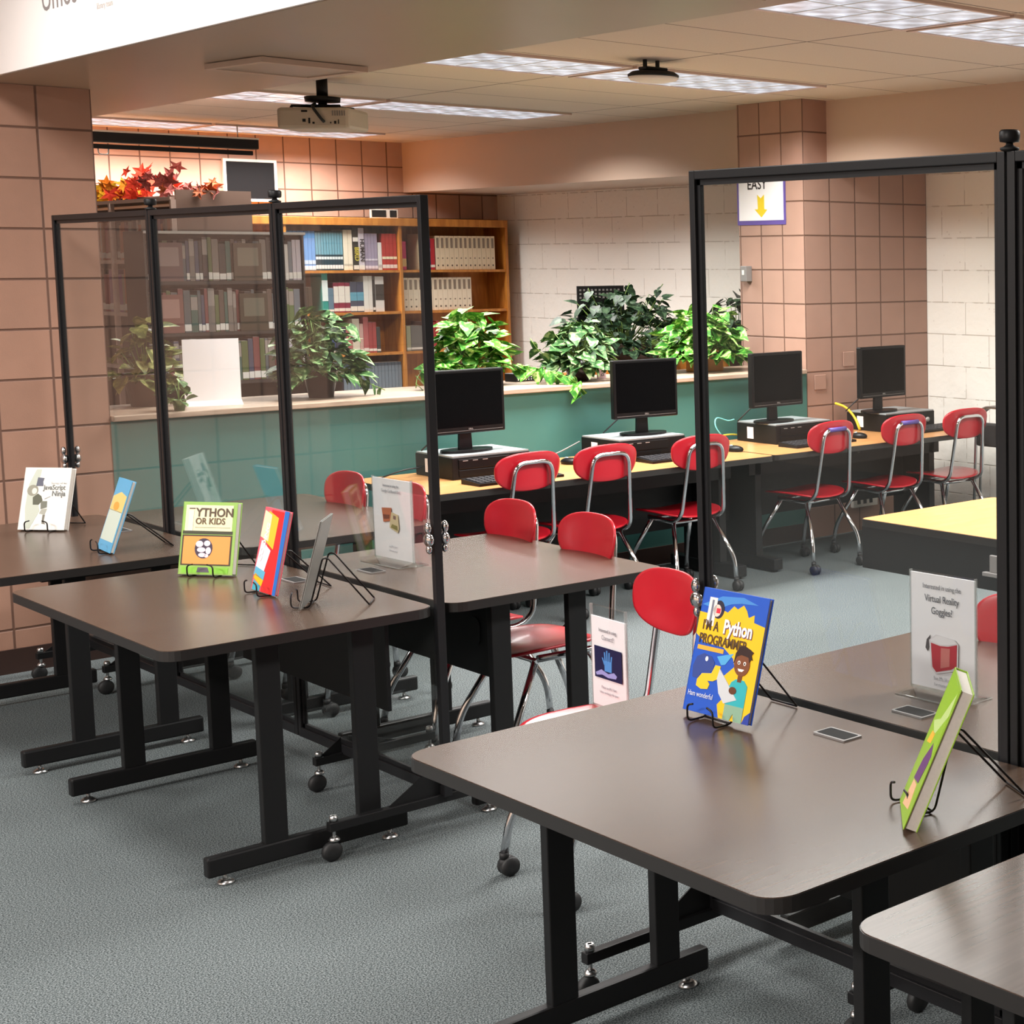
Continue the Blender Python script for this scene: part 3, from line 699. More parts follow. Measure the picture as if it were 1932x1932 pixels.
MB().box(-.045, 0, -.04, .02, -.05, .045, bevel=.004).build('body', MT['gray'], dv); MB().box(-.02, -.0, .02, .05, -.02, .02).build('side_plate', MT['gray'], dv)
MB().box(-.047, -.044, -.02, .0, -.01, .02).build('dial', MT['white'], dv)
for (x, z, lb) in ((6.42, .945, 'tan blank wall plate on the pillar beside the third monitor'), (6.65, 1.075, 'tan blank wall plate on the pillar left of the fourth monitor')):
    tag(MB().box(x-.045, x+.045, YG-.008, YG-.0005, z-.045, z+.045, bevel=.003).build('wall_plate', MT['block_right']), lb, 'wall plate')
ol = empty('outlet_panel', 'white multi socket outlet panel low on the wall under the right desk', 'outlet', (6.75, YG-.001, .20))
MB().box(-.10, .10, -.03, 0, -.05, .06, bevel=.004).build('box', MT['white'], ol)
s_ = MB()
for i in range(3):
    for j in range(2): s_.box(-.07+i*.05, -.045+i*.05, -.032, -.029, -.03+j*.045, -.005+j*.045)
s_.build('socket', MT['rubber'], ol)
# dark framed board high on the back wall
bd = empty('wall_board', 'dark board in a white frame high on the tan block wall', 'board', (5.30, YB-.001, 2.30))
MB().box(-.175, .175, -.025, -.004, -.15, .125).build('panel', simple('dark_board', srgb(30, 30, 32), .4, spec=.1), bd)
f = MB()
for a in ((-.195, .195, .125, .145), (-.195, .195, -.17, -.15), (-.195, -.175, -.15, .125), (.175, .195, -.15, .125)): f.box(a[0], a[1], -.03, 0, a[2], a[3])
f.build('frame', MT['white'], bd)
# lettering on the beam's white face, mostly above the picture
wl = empty('beam_lettering', 'grey lettering on the white beam face, cut by the top edge', 'lettering', (2.0975, 6.45, 2.58))
text_mesh('lettering', 'Umos', .15, flat((140, 132, 130)), wl, Matrix.Translation((0, .10, 0)) @ my)
text_mesh('small_lettering', 'library team', .03, flat((196, 188, 184)), wl, Matrix.Translation((0, -.33, -.045)) @ my)

# ================================================================== SHELVES AND BOOKS
rnd = random.Random(4)
PAL = [(120, 60, 52), (66, 70, 92), (60, 92, 84), (150, 140, 128), (186, 176, 166), (92, 74, 66), (52, 46, 46), (170, 96, 60), (104, 112, 122), (140, 44, 52), (88, 100, 60), (196, 186, 176), (70, 56, 80)]
_bm = {}
def make_book(w_, h_, d_, col, label, group, x, y, z, rz=0, lean=0, spine=None, band=None):
    """upright book, spine towards local -y"""
    key = (round(w_, 3), round(h_, 3), round(d_, 3), col, band)
    if key not in _bm:
        o = MB().box(0, w_, 0, d_, 0, h_, bevel=.0015).box(.003, w_-.003, .004, d_+.0005, .003, h_+.0005, mat=1)
        o.mi = 0
        c = o.build('book', [flat(col, .4), MT['pages']])
        bands = []
        if band:
            for bnd in band:
                z0, z1, cc = bnd[:3]; ins = bnd[3] if len(bnd) > 3 else .0005
                bands.append(MB().box(ins, w_-ins, -.0012, .0005, z0*h_, z1*h_).build('spine_label', flat(cc, .5), c))
        _bm[key] = c
    else:
        c = copy_tree(_bm[key])
    c.location = (x, y, z); c.rotation_euler = (0, lean, rz)
    tag(c, label, 'book', group); return c
CN = {(120, 60, 52): 'brick red', (66, 70, 92): 'slate blue', (60, 92, 84): 'deep green', (150, 140, 128): 'grey beige', (186, 176, 166): 'pale grey', (92, 74, 66): 'brown', (52, 46, 46): 'black', (170, 96, 60): 'rust orange',
      (104, 112, 122): 'steel grey', (140, 44, 52): 'crimson', (88, 100, 60): 'moss green', (196, 186, 176): 'cream', (70, 56, 80): 'plum'}
# --- oak bookcase on the back wall
YW = 12.42
bc = empty('oak_bookcase', 'long oak bookcase against the back wall, its right end under the soffit', 'bookcase', (0, 0, 0))
cols = [3.60, 4.49, 5.39, 6.285, 7.20]
zs = [.10, .645, .965, 1.285, 1.61]
MB().box(cols[0], cols[-1], YW+.31, YW+.325, .05, 1.99).build('back_panel', MT['shelfwood'], bc)
MB().box(cols[0], cols[-1]+.01, YW-.01, YW+.325, 1.955, 2.015, bevel=.003).build('top_board', MT['shelfwood'], bc)
for x in cols: MB().box(x-.011, x+.011, YW, YW+.31, 0, 1.955).build('upright', MT['shelfwood'], bc)
for a, b_ in zip(cols[:-1], cols[1:]):
    for z in zs: MB().box(a+.011, b_-.011, YW+.01, YW+.31, z-.02, z).build('shelf', MT['shelfwood'], bc)
lab = ((.06, .14, (226, 220, 212)),)
ORDW = 'leftmost,second,third,fourth,fifth,sixth,seventh,eighth,ninth,tenth,eleventh,twelfth,thirteenth,fourteenth,fifteenth,sixteenth,seventeenth,eighteenth,nineteenth,twentieth,twenty-first,twenty-second,twenty-third,twenty-fourth,twenty-fifth,twenty-sixth,twenty-seventh,twenty-eighth,twenty-ninth,thirtieth,thirty-first,thirty-second,thirty-third,thirty-fourth,thirty-fifth,thirty-sixth,thirty-seventh,thirty-eighth,thirty-ninth,fortieth'.split(',')
def row(x, x1, z, items, group, desc, y=YW+.035, d=.19):
    many = len(items) > 1 and items[0] == items[-1]
    for i_, it in enumerate(items):
        w_, h_, col, band, nm = it
        if x+w_ > x1: break
        make_book(w_, h_, d, col, (ORDW[i_] + (' ' if i_ == 0 else ' from left, ') if many else '') + nm + ' ' + desc, group, x, y, z+.0005, band=band); x += w_+.0015
    return x
WH = (226, 218, 206); G1 = 'books on the oak bookcase'
# right bay: reference set in two rows
sp = ((.64, .94, (138, 122, 106), .009), (.10, .15, (84, 72, 62), .014), (.32, .36, (140, 124, 106), .014))
row(6.31, 7.18, 1.61, [(.035, .225, (214, 48, 110), ((.12, .40, (236, 196, 130)),), 'pink and yellow book')], G1, 'beside the partition post on the top oak shelf')
row(6.455, 7.18, 1.61, [(.048, .285, (214, 196, 160), ((.7, .9, (176, 160, 126)),), 'tall cream book standing left of the blue book')], G1, 'on the top right shelf')
row(6.515, 7.18, 1.61, [(.034, .245, (44, 48, 112), ((.08, .16, WH), (.6, .7, (120, 130, 170))), 'dark blue book next to the red one'), (.034, .25, (176, 34, 46), ((.08, .16, WH),), 'red book left of the cream reference set')], G1, 'on the top right oak shelf')
row(6.592, 7.18, 1.61, [(.0385, .272, (226, 208, 178), sp, 'cream reference volume')]*13, 'cream reference set on the top shelf', 'on the top right shelf')
row(6.31, 7.18, 1.285, [(.04, .262, (232, 216, 192), sp, 'cream reference volume')]*14, 'pale reference set on the second shelf', 'on the second right shelf')
row(6.32, 7.18, .965, [(.035, .20, (160, 160, 130), lab, 'pale green book behind the pothos'), (.10, .20, (110, 104, 100), lab, 'thick grey book behind the pothos'), (.028, .23, (150, 110, 100), lab, 'dusty pink book behind the pothos'), (.05, .19, (90, 110, 124), lab, 'blue grey book behind the pothos'), (.03, .22, (166, 50, 50), lab, 'red book behind the pothos leaves'), (.03, .235, (186, 60, 54), lab, 'bright red book behind the pothos'), (.06, .19, (186, 130, 80), lab, 'orange book behind the pothos leaves')], G1, 'on the third right shelf')
# middle bay
blu = ((.02, .12, (226, 226, 232)), (.16, .26, (200, 214, 232)), (.82, .97, (70, 150, 214)))
tl = ((.04, .14, (230, 228, 226)), (.28, .35, (220, 226, 226)), (.40, .96, (110, 160, 176)))
row(5.41, 6.27, 1.61, [(.026, .30, (112, 158, 214), blu, 'light blue volume')]*8, 'light blue encyclopedia set', 'on the top middle shelf')
row(5.63, 6.27, 1.61, [(.0195, .30, (32, 62, 74), tl, 'dark teal striped volume')]*10, 'dark teal striped set', 'on the top middle shelf')
row(5.845, 6.27, 1.61, [(.034, .31, (238, 226, 202), ((.12, .16, (200, 190, 170)),), 'bright cream volume beside the bird book')]*2, 'bright cream pair', 'on the top middle shelf')
bk1 = make_book(.042, .325, .2, (46, 42, 36), 'black book with yellow BIRD lettering on the top middle shelf', G1, 5.918, YW+.03, 1.6105, band=((.02, .12, WH), (.68, .78, WH)))
mx = Matrix(((0, -1, 0, 0), (0, 0, -1, 0), (-1, 0, 0, 0), (0, 0, 0, 1)))  # reads top to bottom, facing -Y
mxs = Matrix(((0, 1, 0, 0), (0, 0, -1, 0), (-1, 0, 0, 0), (0, 0, 0, 1)))
text_mesh('spine_title', 'BIRD', .05, flat((208, 190, 70)), bk1, Matrix.Translation((.012, -.002, .125)) @ mxs, bold=.001)
bk2 = make_book(.044, .325, .2, (206, 196, 204), 'pale book with black HUMAN lettering on the top middle shelf', G1, 5.962, YW+.03, 1.6105, band=((.02, .12, WH),))
text_mesh('spine_title', 'HUMAN', .048, flat((40, 34, 38)), bk2, Matrix.Translation((.012, -.002, .155)) @ mxs, bold=.001)
row(6.012, 6.27, 1.61, [(.024, .285, (158, 146, 168), ((.04, .12, (226, 214, 222)), (.26, .31, (214, 206, 218))), 'lilac grey volume')]*4, 'lilac grey set', 'on the top middle shelf')
row(6.117, 6.27, 1.61, [(.03, .215, (230, 226, 220), ((.1, .2, (190, 180, 176)),), 'short white book between the lilac and red sets')], G1, 'on the top middle shelf')
row(6.150, 6.275, 1.61, [(.0285, .285, (184, 56, 50), ((.05, .15, (232, 220, 210)), (.30, .37, (236, 224, 190))), 'coral red volume')]*4, 'coral red set', 'on the top middle shelf')
row(5.40, 6.27, 1.285, [(.03, .20, (60, 50, 40), ((.05, .12, WH), (.17, .24, WH)), 'dark brown volume')]*6, 'dark brown volumes on the second shelf', 'on the second middle shelf')
row(5.665, 6.27, 1.285, [(.045, .305, (40, 148, 136), ((.30, .82, (226, 236, 232)), (.02, .1, (100, 170, 160))), 'tall teal green book with a white spine panel'), (.04, .19, (96, 122, 140), lab, 'short blue grey book leaning by the teal one'), (.036, .23, (132, 40, 62), ((.33, .88, WH), (.05, .15, WH)), 'wine red book, leftmost of three,'),
    (.048, .232, (138, 36, 60), ((.33, .88, WH), (.05, .15, WH)), 'wine red book, middle of three,'), (.04, .23, (130, 38, 62), ((.33, .88, WH), (.05, .15, WH)), 'wine red book, rightmost of three,'),
    (.052, .235, (74, 76, 92), ((.04, .2, WH), (.38, .66, (96, 156, 176))), 'left slate book with blue band'), (.052, .235, (72, 74, 94), ((.04, .2, WH), (.38, .66, (96, 156, 178))), 'right slate book with blue band'),
    (.038, .28, (226, 222, 214), lab, 'left one of two narrow white books'), (.03, .28, (222, 216, 208), lab, 'right one of two narrow white books'), (.02, .25, (58, 52, 50), lab, 'thin black book by the white ones'),
    (.07, .275, (220, 214, 208), ((.33, .78, (66, 58, 54)),), 'thick white book with dark spine picture')], G1, 'on the second middle shelf')
row(5.65, 6.27, .965, [(.05, .20, (58, 66, 100), lab, 'navy book at the left'), (.05, .20, (64, 76, 120), lab, 'blue book at the left'), (.08, .205, (56, 58, 72), lab, 'dark thick book'), (.05, .24, (178, 100, 98), lab, 'faded red book'), (.055, .27, (214, 200, 180), lab, 'tall cream book'), (.028, .23, (200, 160, 150), lab, 'pale pink book'),
    (.04, .28, (176, 92, 92), lab, 'tall rose red book'), (.03, .24, (160, 66, 66), lab, 'first narrow red book'), (.03, .24, (164, 70, 68), lab, 'second narrow red book'), (.03, .2, (60, 60, 60), lab, 'short charcoal book')], G1, 'on the third middle shelf')
row(5.80, 6.27, .645, [(.026, .24, (70, 82, 96), ((.1, .9, (120, 132, 144)),), 'slate striped volume')]*17, 'slate striped volumes on the fourth shelf', 'on the fourth middle shelf')
#row(4.52, 5.37, 1.61, [(rnd.choice((.03, .04, .05)), rnd.choice((.22, .25, .28)), c, lab, CN[c]+' book') for c in PAL*2], G1, 'in the left bay of the oak bookcase')
fp = empty('photo_frame', 'small white framed pictures lying on top of the oak bookcase', 'picture frame', (6.19, YW+.06, 2.0155))
MB().box(-.11, .11, -.008, .008, 0, .07).build('frame', MT['white'], fp); MB().box(-.10, .015, -.0095, -.007, .008, .062).build('dark_photo', MT['pc'], fp); MB().box(.045, .10, -.0095, -.007, .008, .062).build('dark_photo', MT['pc'], fp)

# --- tall light metal stack, face towards -X
YS0 = 9.60; XS = 3.57
st = empty('library_stack', 'tall brown library stack with light uprights and an autumn garland on top', 'bookcase', (0, 0, 0))
MB().box(XS+.02, XS+.42, YS0, YS0+.02, 0, 2.075).build('end_panel', MT['brown'], st)
MB().box(XS+.02, XS+.42, YS0+2.73, YS0+2.75, 0, 2.03).build('end_panel', MT['brown'], st)
MB().box(XS+.21, XS+.22, YS0+.02, YS0+2.73, 0, 2.0).build('back_panel', MT['dark'], st)
MB().box(XS-.005, XS+.42, YS0+.02, YS0+2.73, 2.015, 2.035).build('top_panel', MT['shelfwhite'], st)
for k in range(4): MB().box(XS-.012, XS+.015, YS0+k*.91-.008, YS0+k*.91+.014, 0, 2.02).build('upright', MT['shelfwhite'], st)
for k in range(3):
    for z in (.45, .76, 1.075, 1.385, 1.69):
        MB().box(XS-.004, XS+.21, YS0+k*.91+.016, YS0+(k+1)*.91-.010, z-.022, z).build('shelf', MT['shelfwhite'], st)
n = 0
for k in range(2):
    for z in (1.385, 1.69):
        y = YS0+k*.91+.03; n = 0
        while y < YS0+(k+1)*.91-.06:
            w_ = rnd.choice((.026, .034, .042, .052)); h_ = rnd.choice((.2, .22, .24, .25)); c = rnd.choice(PAL[:1]+PAL[3:8]+PAL[9:10]+[(150, 110, 140), (176, 120, 90)])
            row_nm = {1.075: 'third visible shelf', 1.385: 'second shelf', 1.69: 'upper shelf'}[z]
            make_book(w_, h_, .15, c, '%s book, %s from the near end, %s of the %s brown stack section' % (CN.get(c, 'mauve'), ORDW[n].replace('leftmost', 'first'), row_nm, 'near' if k == 0 else 'far'), 'books on the brown library stack', XS+.012, y+w_, z+.0005, rz=R(-90), band=((.05, .2, (214, 206, 198)),))
            y += w_+.001; n += 1
# --- dark shelf unit facing us, seen through the left partition
YA = 9.26; XA0, XA1 = 3.30, 4.12
sa = empty('media_shelf', 'dark metal shelf packed with labelled books, behind the left clear partition', 'bookcase', (0, 0, 0))
MB().box(XA0-.01, XA0, YA, YA+.28, 0, 1.84).build('side_panel', MT['shelfmetal'], sa); MB().box(XA1, XA1+.01, YA+.02, YA+.28, 0, 1.84).build('side_panel', MT['shelfmetal'], sa)
MB().box(XA0, XA1, YA+.27, YA+.28, 0, 1.83).build('back_panel', MT['shelfmetal'], sa)
MB().box(XA0-.01, XA1+.01, YA, YA+.28, 1.825, 1.84).build('top_panel', MT['shelfmetal'], sa); MB().box(XA0-.01, XA1+.01, YA-.006, YA, 1.828, 1.842).build('top_trim', MT['silver'], sa)
for z in (.45, .72, 1.03, 1.30, 1.575): MB().box(XA0, XA1, YA+.005, YA+.27, z-.018, z).build('shelf', MT['shelfmetal'], sa)
for zi, z in enumerate((1.03, 1.30, 1.575)):
    x = XA0+.01; n = 0
    while x < XA1-.03:
        w_ = rnd.choice((.016, .02, .026, .034)); h_ = rnd.choice((.20, .215, .225, .235))
        c = rnd.choice([(52, 46, 46), (70, 56, 56), (84, 90, 94), (66, 70, 92), (60, 92, 84), (120, 110, 104), (92, 74, 66), (88, 100, 60), (120, 60, 60)]) if x < XA1-.16 else rnd.choice([(206, 200, 196), (186, 176, 186), (196, 110, 70), (88, 110, 60), (104, 112, 122)])
        band = ((.04, .20, (222, 216, 210)),) if rnd.random() < .75 else ((.6, .95, (150, 140, 134)),)
        cn_ = {(84, 90, 94): 'grey', (70, 56, 56): 'dark brown', (120, 110, 104): 'taupe', (120, 60, 60): 'dull red', (206, 200, 196): 'white', (186, 176, 186): 'pale lilac', (196, 110, 70): 'orange', (88, 110, 60): 'green'}.get(c) or CN.get(c, 'grey')
        make_book(w_, h_, .14, c, '%s book, %s from left, %s row of the dark media shelf' % (cn_, ORDW[n], ('third', 'second', 'top')[zi]), 'books on the dark media shelf', x, YA+.02, z+.0005, band=band)
        x += w_+.0015; n += 1
for z, x, c in ((1.575, XA0+.03, (110, 84, 84)), (1.30, XA0+.02, (128, 84, 78)), (1.575, XA0+.44, (84, 70, 58)), (1.30, XA0+.46, (66, 56, 46))):
    bb = empty('display_book', 'book shown cover out on the dark media shelf, %s, %s row' % ({(110, 84, 84): 'mauve', (128, 84, 78): 'brick framed', (84, 70, 58): 'tan brown', (66, 56, 46): 'very dark'}[c], 'upper' if z > 1.4 else 'lower'), 'book', (x, YA+.002, z+.0008), 0, 'cover out books on the media shelf')
    MB().box(0, .15, 0, .012, 0, .205, bevel=.001).build('cover', flat(c, .3), bb)
    MB().box(.02, .13, -.0012, .0005, .08, .18).build('cover_picture', flat((min(255, c[0]+40), min(255, c[1]+46), min(255, c[2]+44)), .3), bb)
# autumn garland on the brown stack
def star_leaf(mb, p, s_, ang, tilt, mat):
    pts = []
    for k in range(10):
        a = math.pi/2+k*math.pi/5; r_ = s_ if k % 2 == 0 else s_*.45
        pts.append(Vector((math.cos(a)*r_, 0, math.sin(a)*r_)))
    m_ = Matrix.Translation(p) @ Matrix.Rotation(ang, 4, 'Z') @ Matrix.Rotation(tilt, 4, 'X') @ Matrix.Rotation(rnd.uniform(0, 6), 4, 'Y')
    c = mb.bm.verts.new(m_ @ Vector((0, s_*.15, 0))); vs = [mb.bm.verts.new(m_ @ q) for q in pts]
    for k in range(10):
        f = mb.bm.faces.new([c, vs[k], vs[(k+1) % 10]]); f.material_index = mat
gl = empty('autumn_garland', 'garland of yellow, orange and dark red autumn leaves on the brown stack', 'garland', (0, 0, 0))
g = MB(); gcols = [(250, 200, 40), (240, 140, 30), (196, 50, 20), (96, 30, 20), (150, 70, 24)]
for k in range(150):
    u = k/150.0; y = YS0+1.75-u*1.8; ci = min(4, max(0, int(u*4.2+rnd.uniform(-.6, .6))))
    z = 2.055+abs(rnd.gauss(0, .04))+(.06 if .55 < u < .8 else 0)
    star_leaf(g, (XS+.06+rnd.uniform(-.05, .12)+(.1 if u > .9 else 0), y, z), rnd.uniform(.035, .06), R(rnd.uniform(-110, 10)), R(rnd.uniform(-50, 50)), ci)
g.build('leaf_cluster', [flat(c, .85) for c in gcols], gl, normals=False)
MB().tube([(XS+.08, YS0+2.2, 2.045), (XS+.10, YS0+1.2, 2.05), (XS+.08, YS0+.05, 2.045)], .006).build('garland_wire', MT['dark'], gl)

# ================================================================== PLANTS
def pothos(mb, p, s_, yaw, pitch, roll, mat=0):
    outline = [(0, .0), (.34, -.08), (.52, .18), (.46, .55), (.22, .9), (0, 1.25)]
    m_ = Matrix.Translation(p) @ Matrix.Rotation(yaw, 4, 'Z') @ Matrix.Rotation(pitch, 4, 'X') @ Matrix.Rotation(roll, 4, 'Y')
    mid = [mb.bm.verts.new(m_ @ Vector((0, y*s_, -.10*s_*y*y))) for y in (0, .35, .7, 1.0, 1.25)]
    for sx in (-1, 1):
        sd = [mb.bm.verts.new(m_ @ Vector((sx*x*s_, y*s_, .16*s_*x-.10*s_*y*y))) for x, y in outline[1:5]]
        for q in ((mid[0], sd[0], sd[1]), (mid[0], sd[1], mid[1]), (mid[1], sd[1], sd[2], mid[2]), (mid[2], sd[2], sd[3], mid[3]), (mid[3], sd[3], mid[4])):
            f = mb.bm.faces.new(q if sx > 0 else q[::-1]); f.smooth = True; f.material_index = mat
def plant(name, label, x, y, z0, pot, leaf, w_, h_, n, ls, drape=(), group='potted plants on the counter ledge', stake=False, zc=None):
    t = empty(name, label, 'plant', (x, y, z0), 0, group)
    pr_, ph, pm, kind = pot
    if kind == 'round': MB().lathe([(pr_*.55, 0), (pr_*.9, ph*.25), (pr_, ph*.6), (pr_*.93, ph), (pr_*.86, ph), (pr_*.85, ph*.9)], seg=24).build('pot', pm, t)
    elif kind == 'cone': MB().lathe([(pr_*.7, 0), (pr_, ph*.93), (pr_*1.06, ph*.93), (pr_*1.06, ph), (pr_*.95, ph), (pr_*.94, ph*.9)], seg=24).build('pot', pm, t)
    else: MB().box(-pr_, pr_, -pr_*.8, pr_*.8, 0, ph, bevel=.004).build('pot', pm, t)
    MB().lathe([(pr_*.2, ph*.88), (pr_*.8, ph*.905)], seg=16).build('soil', MT['soil'], t)
    lf = MB(); sm = MB(); zc = ph*.9 if zc is None else zc
    for i in range(n):
        # points on and inside an ellipsoid above the pot
        a = rnd.uniform(0, 2*math.pi); e = math.asin(rnd.uniform(-.35, 1.0)); rr = rnd.uniform(.55, 1.0)
        px, py, pz = w_/2*rr*math.cos(a)*math.cos(e), w_*.42*rr*math.sin(a)*math.cos(e), zc+(h_-zc)*rr*math.sin(e)*(1 if e > 0 else .45)
        pz = max(pz, ph*.82)
        pothos(lf, (px, py, pz), ls*rnd.uniform(.7, 1.25), a-math.pi/2+rnd.uniform(-.7, .7), R(rnd.uniform(-55, 25)), R(rnd.uniform(-35, 35)))
        if i % 3 == 0: sm.tube([(0, 0, ph*.85), (px*.5, py*.5, max(ph, pz*.6+.02)), (px, py, pz)], .002, 5)
    for dr in drape:
        pts = [Vector(q) for q in dr]; sm.tube(arc_pts(pts, .05), .0025, 5)
        for i in range(len(pts)-1):
            L_ = (pts[i+1]-pts[i]).length; k = max(1, int(L_/.035))
            for j in range(k):
                q = pts[i].lerp(pts[i+1], (j+.5)/k); pothos(lf, q, ls*rnd.uniform(.75, 1.1), rnd.uniform(0, 6.28), R(rnd.uniform(-80, -20)), R(rnd.uniform(-30, 30)))
    if stake: sm.tube([(0, .01, ph*.85), (.02, .01, h_*.8)], .007, 6)
    lf.build('foliage', leaf, t, normals=False); sm.build('stem', MT['stem'], t)
    return t
ZC = 1.0302
plant('pothos_plant', 'dusty olive leafy plant on the counter nearest the left pillar', 2.80, 7.95, ZC, (.09, .15, MT['dark'], 'cone'), MT['leafolive'], .30, .42, 90, .06)
plant('small_plant', 'small leafy sprig before the white paper sign on the counter', 2.80, 7.58, ZC, (.028, .05, MT['leafmid'], 'cone'), MT['leafmid'], .10, .20, 16, .05)
plant('pothos_plant', 'large green pothos in a dark cone pot, seen through the left partition', 3.52, 7.80, ZC, (.078, .135, MT['potdark'], 'cone'), MT['leafmid'], .40, .44, 230, .064, drape=[[(.1, -.05, .14), (.2, -.06, .06), (.29, -.05, .02)], [(-.1, -.05, .14), (-.2, -.02, .06)]])
plant('pothos_plant', 'tall bright variegated pothos trailing over the counter edge left of centre', 4.36, 7.93, ZC, (.085, .12, MT['potorange'], 'box'), MT['leafbright'], .40, .42, 200, .076,
      drape=[[(.12, -.08, .12), (.30, -.20, .08), (.36, -.36, .04), (.375, -.43, .0), (.375, -.44, -.07)], [(-.15, -.05, .12), (-.33, -.08, .08), (-.36, -.12, .015)], [(.2, -.1, .1), (.36, -.14, .05), (.44, -.28, .03)]])
plant('pothos_plant', 'bushy pothos in a round dark maroon pot at the middle of the counter', 4.93, 7.80, ZC, (.075, .115, MT['potdark'], 'round'), MT['leafmid'], .38, .34, 200, .062, drape=[[(-.1, 0, .12), (-.24, 0, .16), (-.28, .02, .24)], [(.1, 0, .12), (.22, -.02, .06)], [(-.1, -.02, .1), (-.22, -.03, .05)]])
plant('pothos_plant', 'bright yellow green pothos in a wooden planter before the pillar', 5.83, 7.90, ZC, (.085, .13, MT['potorange'], 'box'), MT['leafbright'], .52, .40, 270, .076, drape=[[(-.2, -.05, .14), (-.33, -.1, .06), (-.36, -.14, .02)], [(.15, -.1, .1), (.32, -.15, .04)]], stake=True)
plant('bushy_plant', 'wide dark green bushy plant on the low shelf behind the counter', 5.92, 8.85, .98, (.20, .18, MT['dark'], 'box'), MT['leafdark'], .92, .53, 640, .056, group='dark plants on the low shelf', drape=[[(.2, 0, .44), (.3, 0, .55)], [(-.2, 0, .44), (-.25, 0, .53)], [(0, 0, .46), (.05, 0, .56)]])
plant('bushy_plant', 'dark green plant tucked against the left side of the right pillar', 6.62, 8.62, .98, (.10, .16, MT['dark'], 'box'), MT['leafdark'], .34, .52, 130, .07, group='dark plants on the low shelf')
# low oak shelf that carries the dark plants
ls_ = empty('low_oak_shelf', 'low oak shelf unit behind the counter carrying the dark plants', 'shelf', (5.55, 8.60, 0))
MB().box(0, 1.25, 0, .5, .95, .979, bevel=.003).build('top_board', MT['shelfwood'], ls_)
MB().box(0, .025, .01, .49, 0, .95).box(1.225, 1.25, .01, .49, 0, .95).build('side_panel', MT['shelfwood'], ls_)
MB().box(.03, 1.22, .48, .49, .05, .95).build('back_panel', MT['shelfwood'], ls_)
MB().box(0, 1.25, -.02, .012, .93, 1.06, bevel=.003).build('front_rail', MT['shelfwood'], ls_)
# black lattice board behind the bushy plant
la = empty('lattice_board', 'black perforated board standing left behind the bushy dark plant', 'board', (5.75, 9.10, .98))
MB().box(0, .34, -.006, .006, 0, .54).build('board', MT['black'], la)
h = MB()
for i in range(11):
    for j in range(3): h.box(.012+i*.028, .026+i*.028, -.0075, -.0055, .46+j*.024, .472+j*.024)
h.build('hole_pattern', MT['gray'], la)
bk = empty('woven_tray', 'black tray with pale dots lying on the counter left of the round pot', 'tray', (4.72, 8.02, ZC), .2)
MB().box(-.09, .09, -.045, .045, 0, .045, bevel=.004).build('tray_body', MT['black'], bk)
h = MB()
for i in range(9):
    for j in range(3): h.box(-.08+i*.018, -.073+i*.018, -.0468, -.0448, .008+j*.012, .014+j*.012)
h.build('dot_pattern', MT['white'], bk)
cd = empty('small_card', 'small pale card with letters beside the round dark pot', 'card', (5.09, 7.84, ZC), .15)
MB().box(-.03, .03, -.003, .003, 0, .07).build('card', flat((226, 196, 206)), cd); text_mesh('lettering', 'a', .06, flat((90, 90, 100)), cd, Matrix.Translation((.005, -.0038, .015)) @ Matrix.Rotation(R(90), 4, 'X'))
# white sign holder on the counter
ws = empty('paper_sign', 'blank back of a white paper sign standing on the counter by the left plants', 'sign', (3.02, 7.78, ZC), R(-14))
MB().box(-.115, .115, -.004, .004, .02, .30).build('paper_sheet', MT['paper'], ws)
MB().prism([(-.004, .02), (.004, .02), (-.05, .0), (-.06, .0)], -.115, .115, axis='x').build('acrylic_base', MT['white'], ws)

# ================================================================== SIGNS AND BOOKS ON THE TABLES
FX = Matrix.Rotation(R(90), 4, 'X')    # text plane -> x,z facing -y
def sign_stand(label, x, y, z, rz, lines, pict, zt=.285, w_=.205, clear_top=0.0):
    t = empty('sign_holder', label, 'sign', (x, y, z), rz, 'paper signs in clear acrylic holders')
    s_ = MB().box(-w_/2, w_/2, -.004, -.002, .012, zt).box(-w_/2, w_/2, .002, .004, .012, zt); s_.build('acrylic_sleeve', MT['sleeve'], t)
    MB().box(-w_/2+.001, w_/2-.001, -.0015, .0015, .014, zt-.004-clear_top).build('paper_sheet', MT['paper'], t)
    e = MB().box(-w_/2, -w_/2+.002, -.0045, .0045, .01, zt+.001).box(w_/2-.002, w_/2, -.0045, .0045, .01, zt+.001).box(-w_/2, w_/2, -.0045, .0045, .008, .012)
    e.build('acrylic_edge', MT['acrylic_edge'], t)
    b_ = MB().prism([(-.055, .0), (.05, .0), (.05, .003), (.0, .014), (-.004, .014), (-.055, .003)], -w_/2, w_/2, axis='x'); b_.build('acrylic_base', MT['acrylic'], t)
    MB().tube([(-w_/2, -.055, .002), (w_/2, -.055, .002)], .0018, 5).tube([(-w_/2, .05, .002), (w_/2, .05, .002)], .0018, 5).tube([(w_/2, -.055, .002), (w_/2, .05, .002)], .0015, 5).build('base_edge', MT['acrylic_edge'], t)
    for body, size, zz, gray in lines:
        text_mesh('lettering', body, size, flat((gray, gray, gray+6)), t, Matrix.Translation((0, -.0050, zz)) @ FX, extrude=.0002, sx=.80)
    pict(t); return t
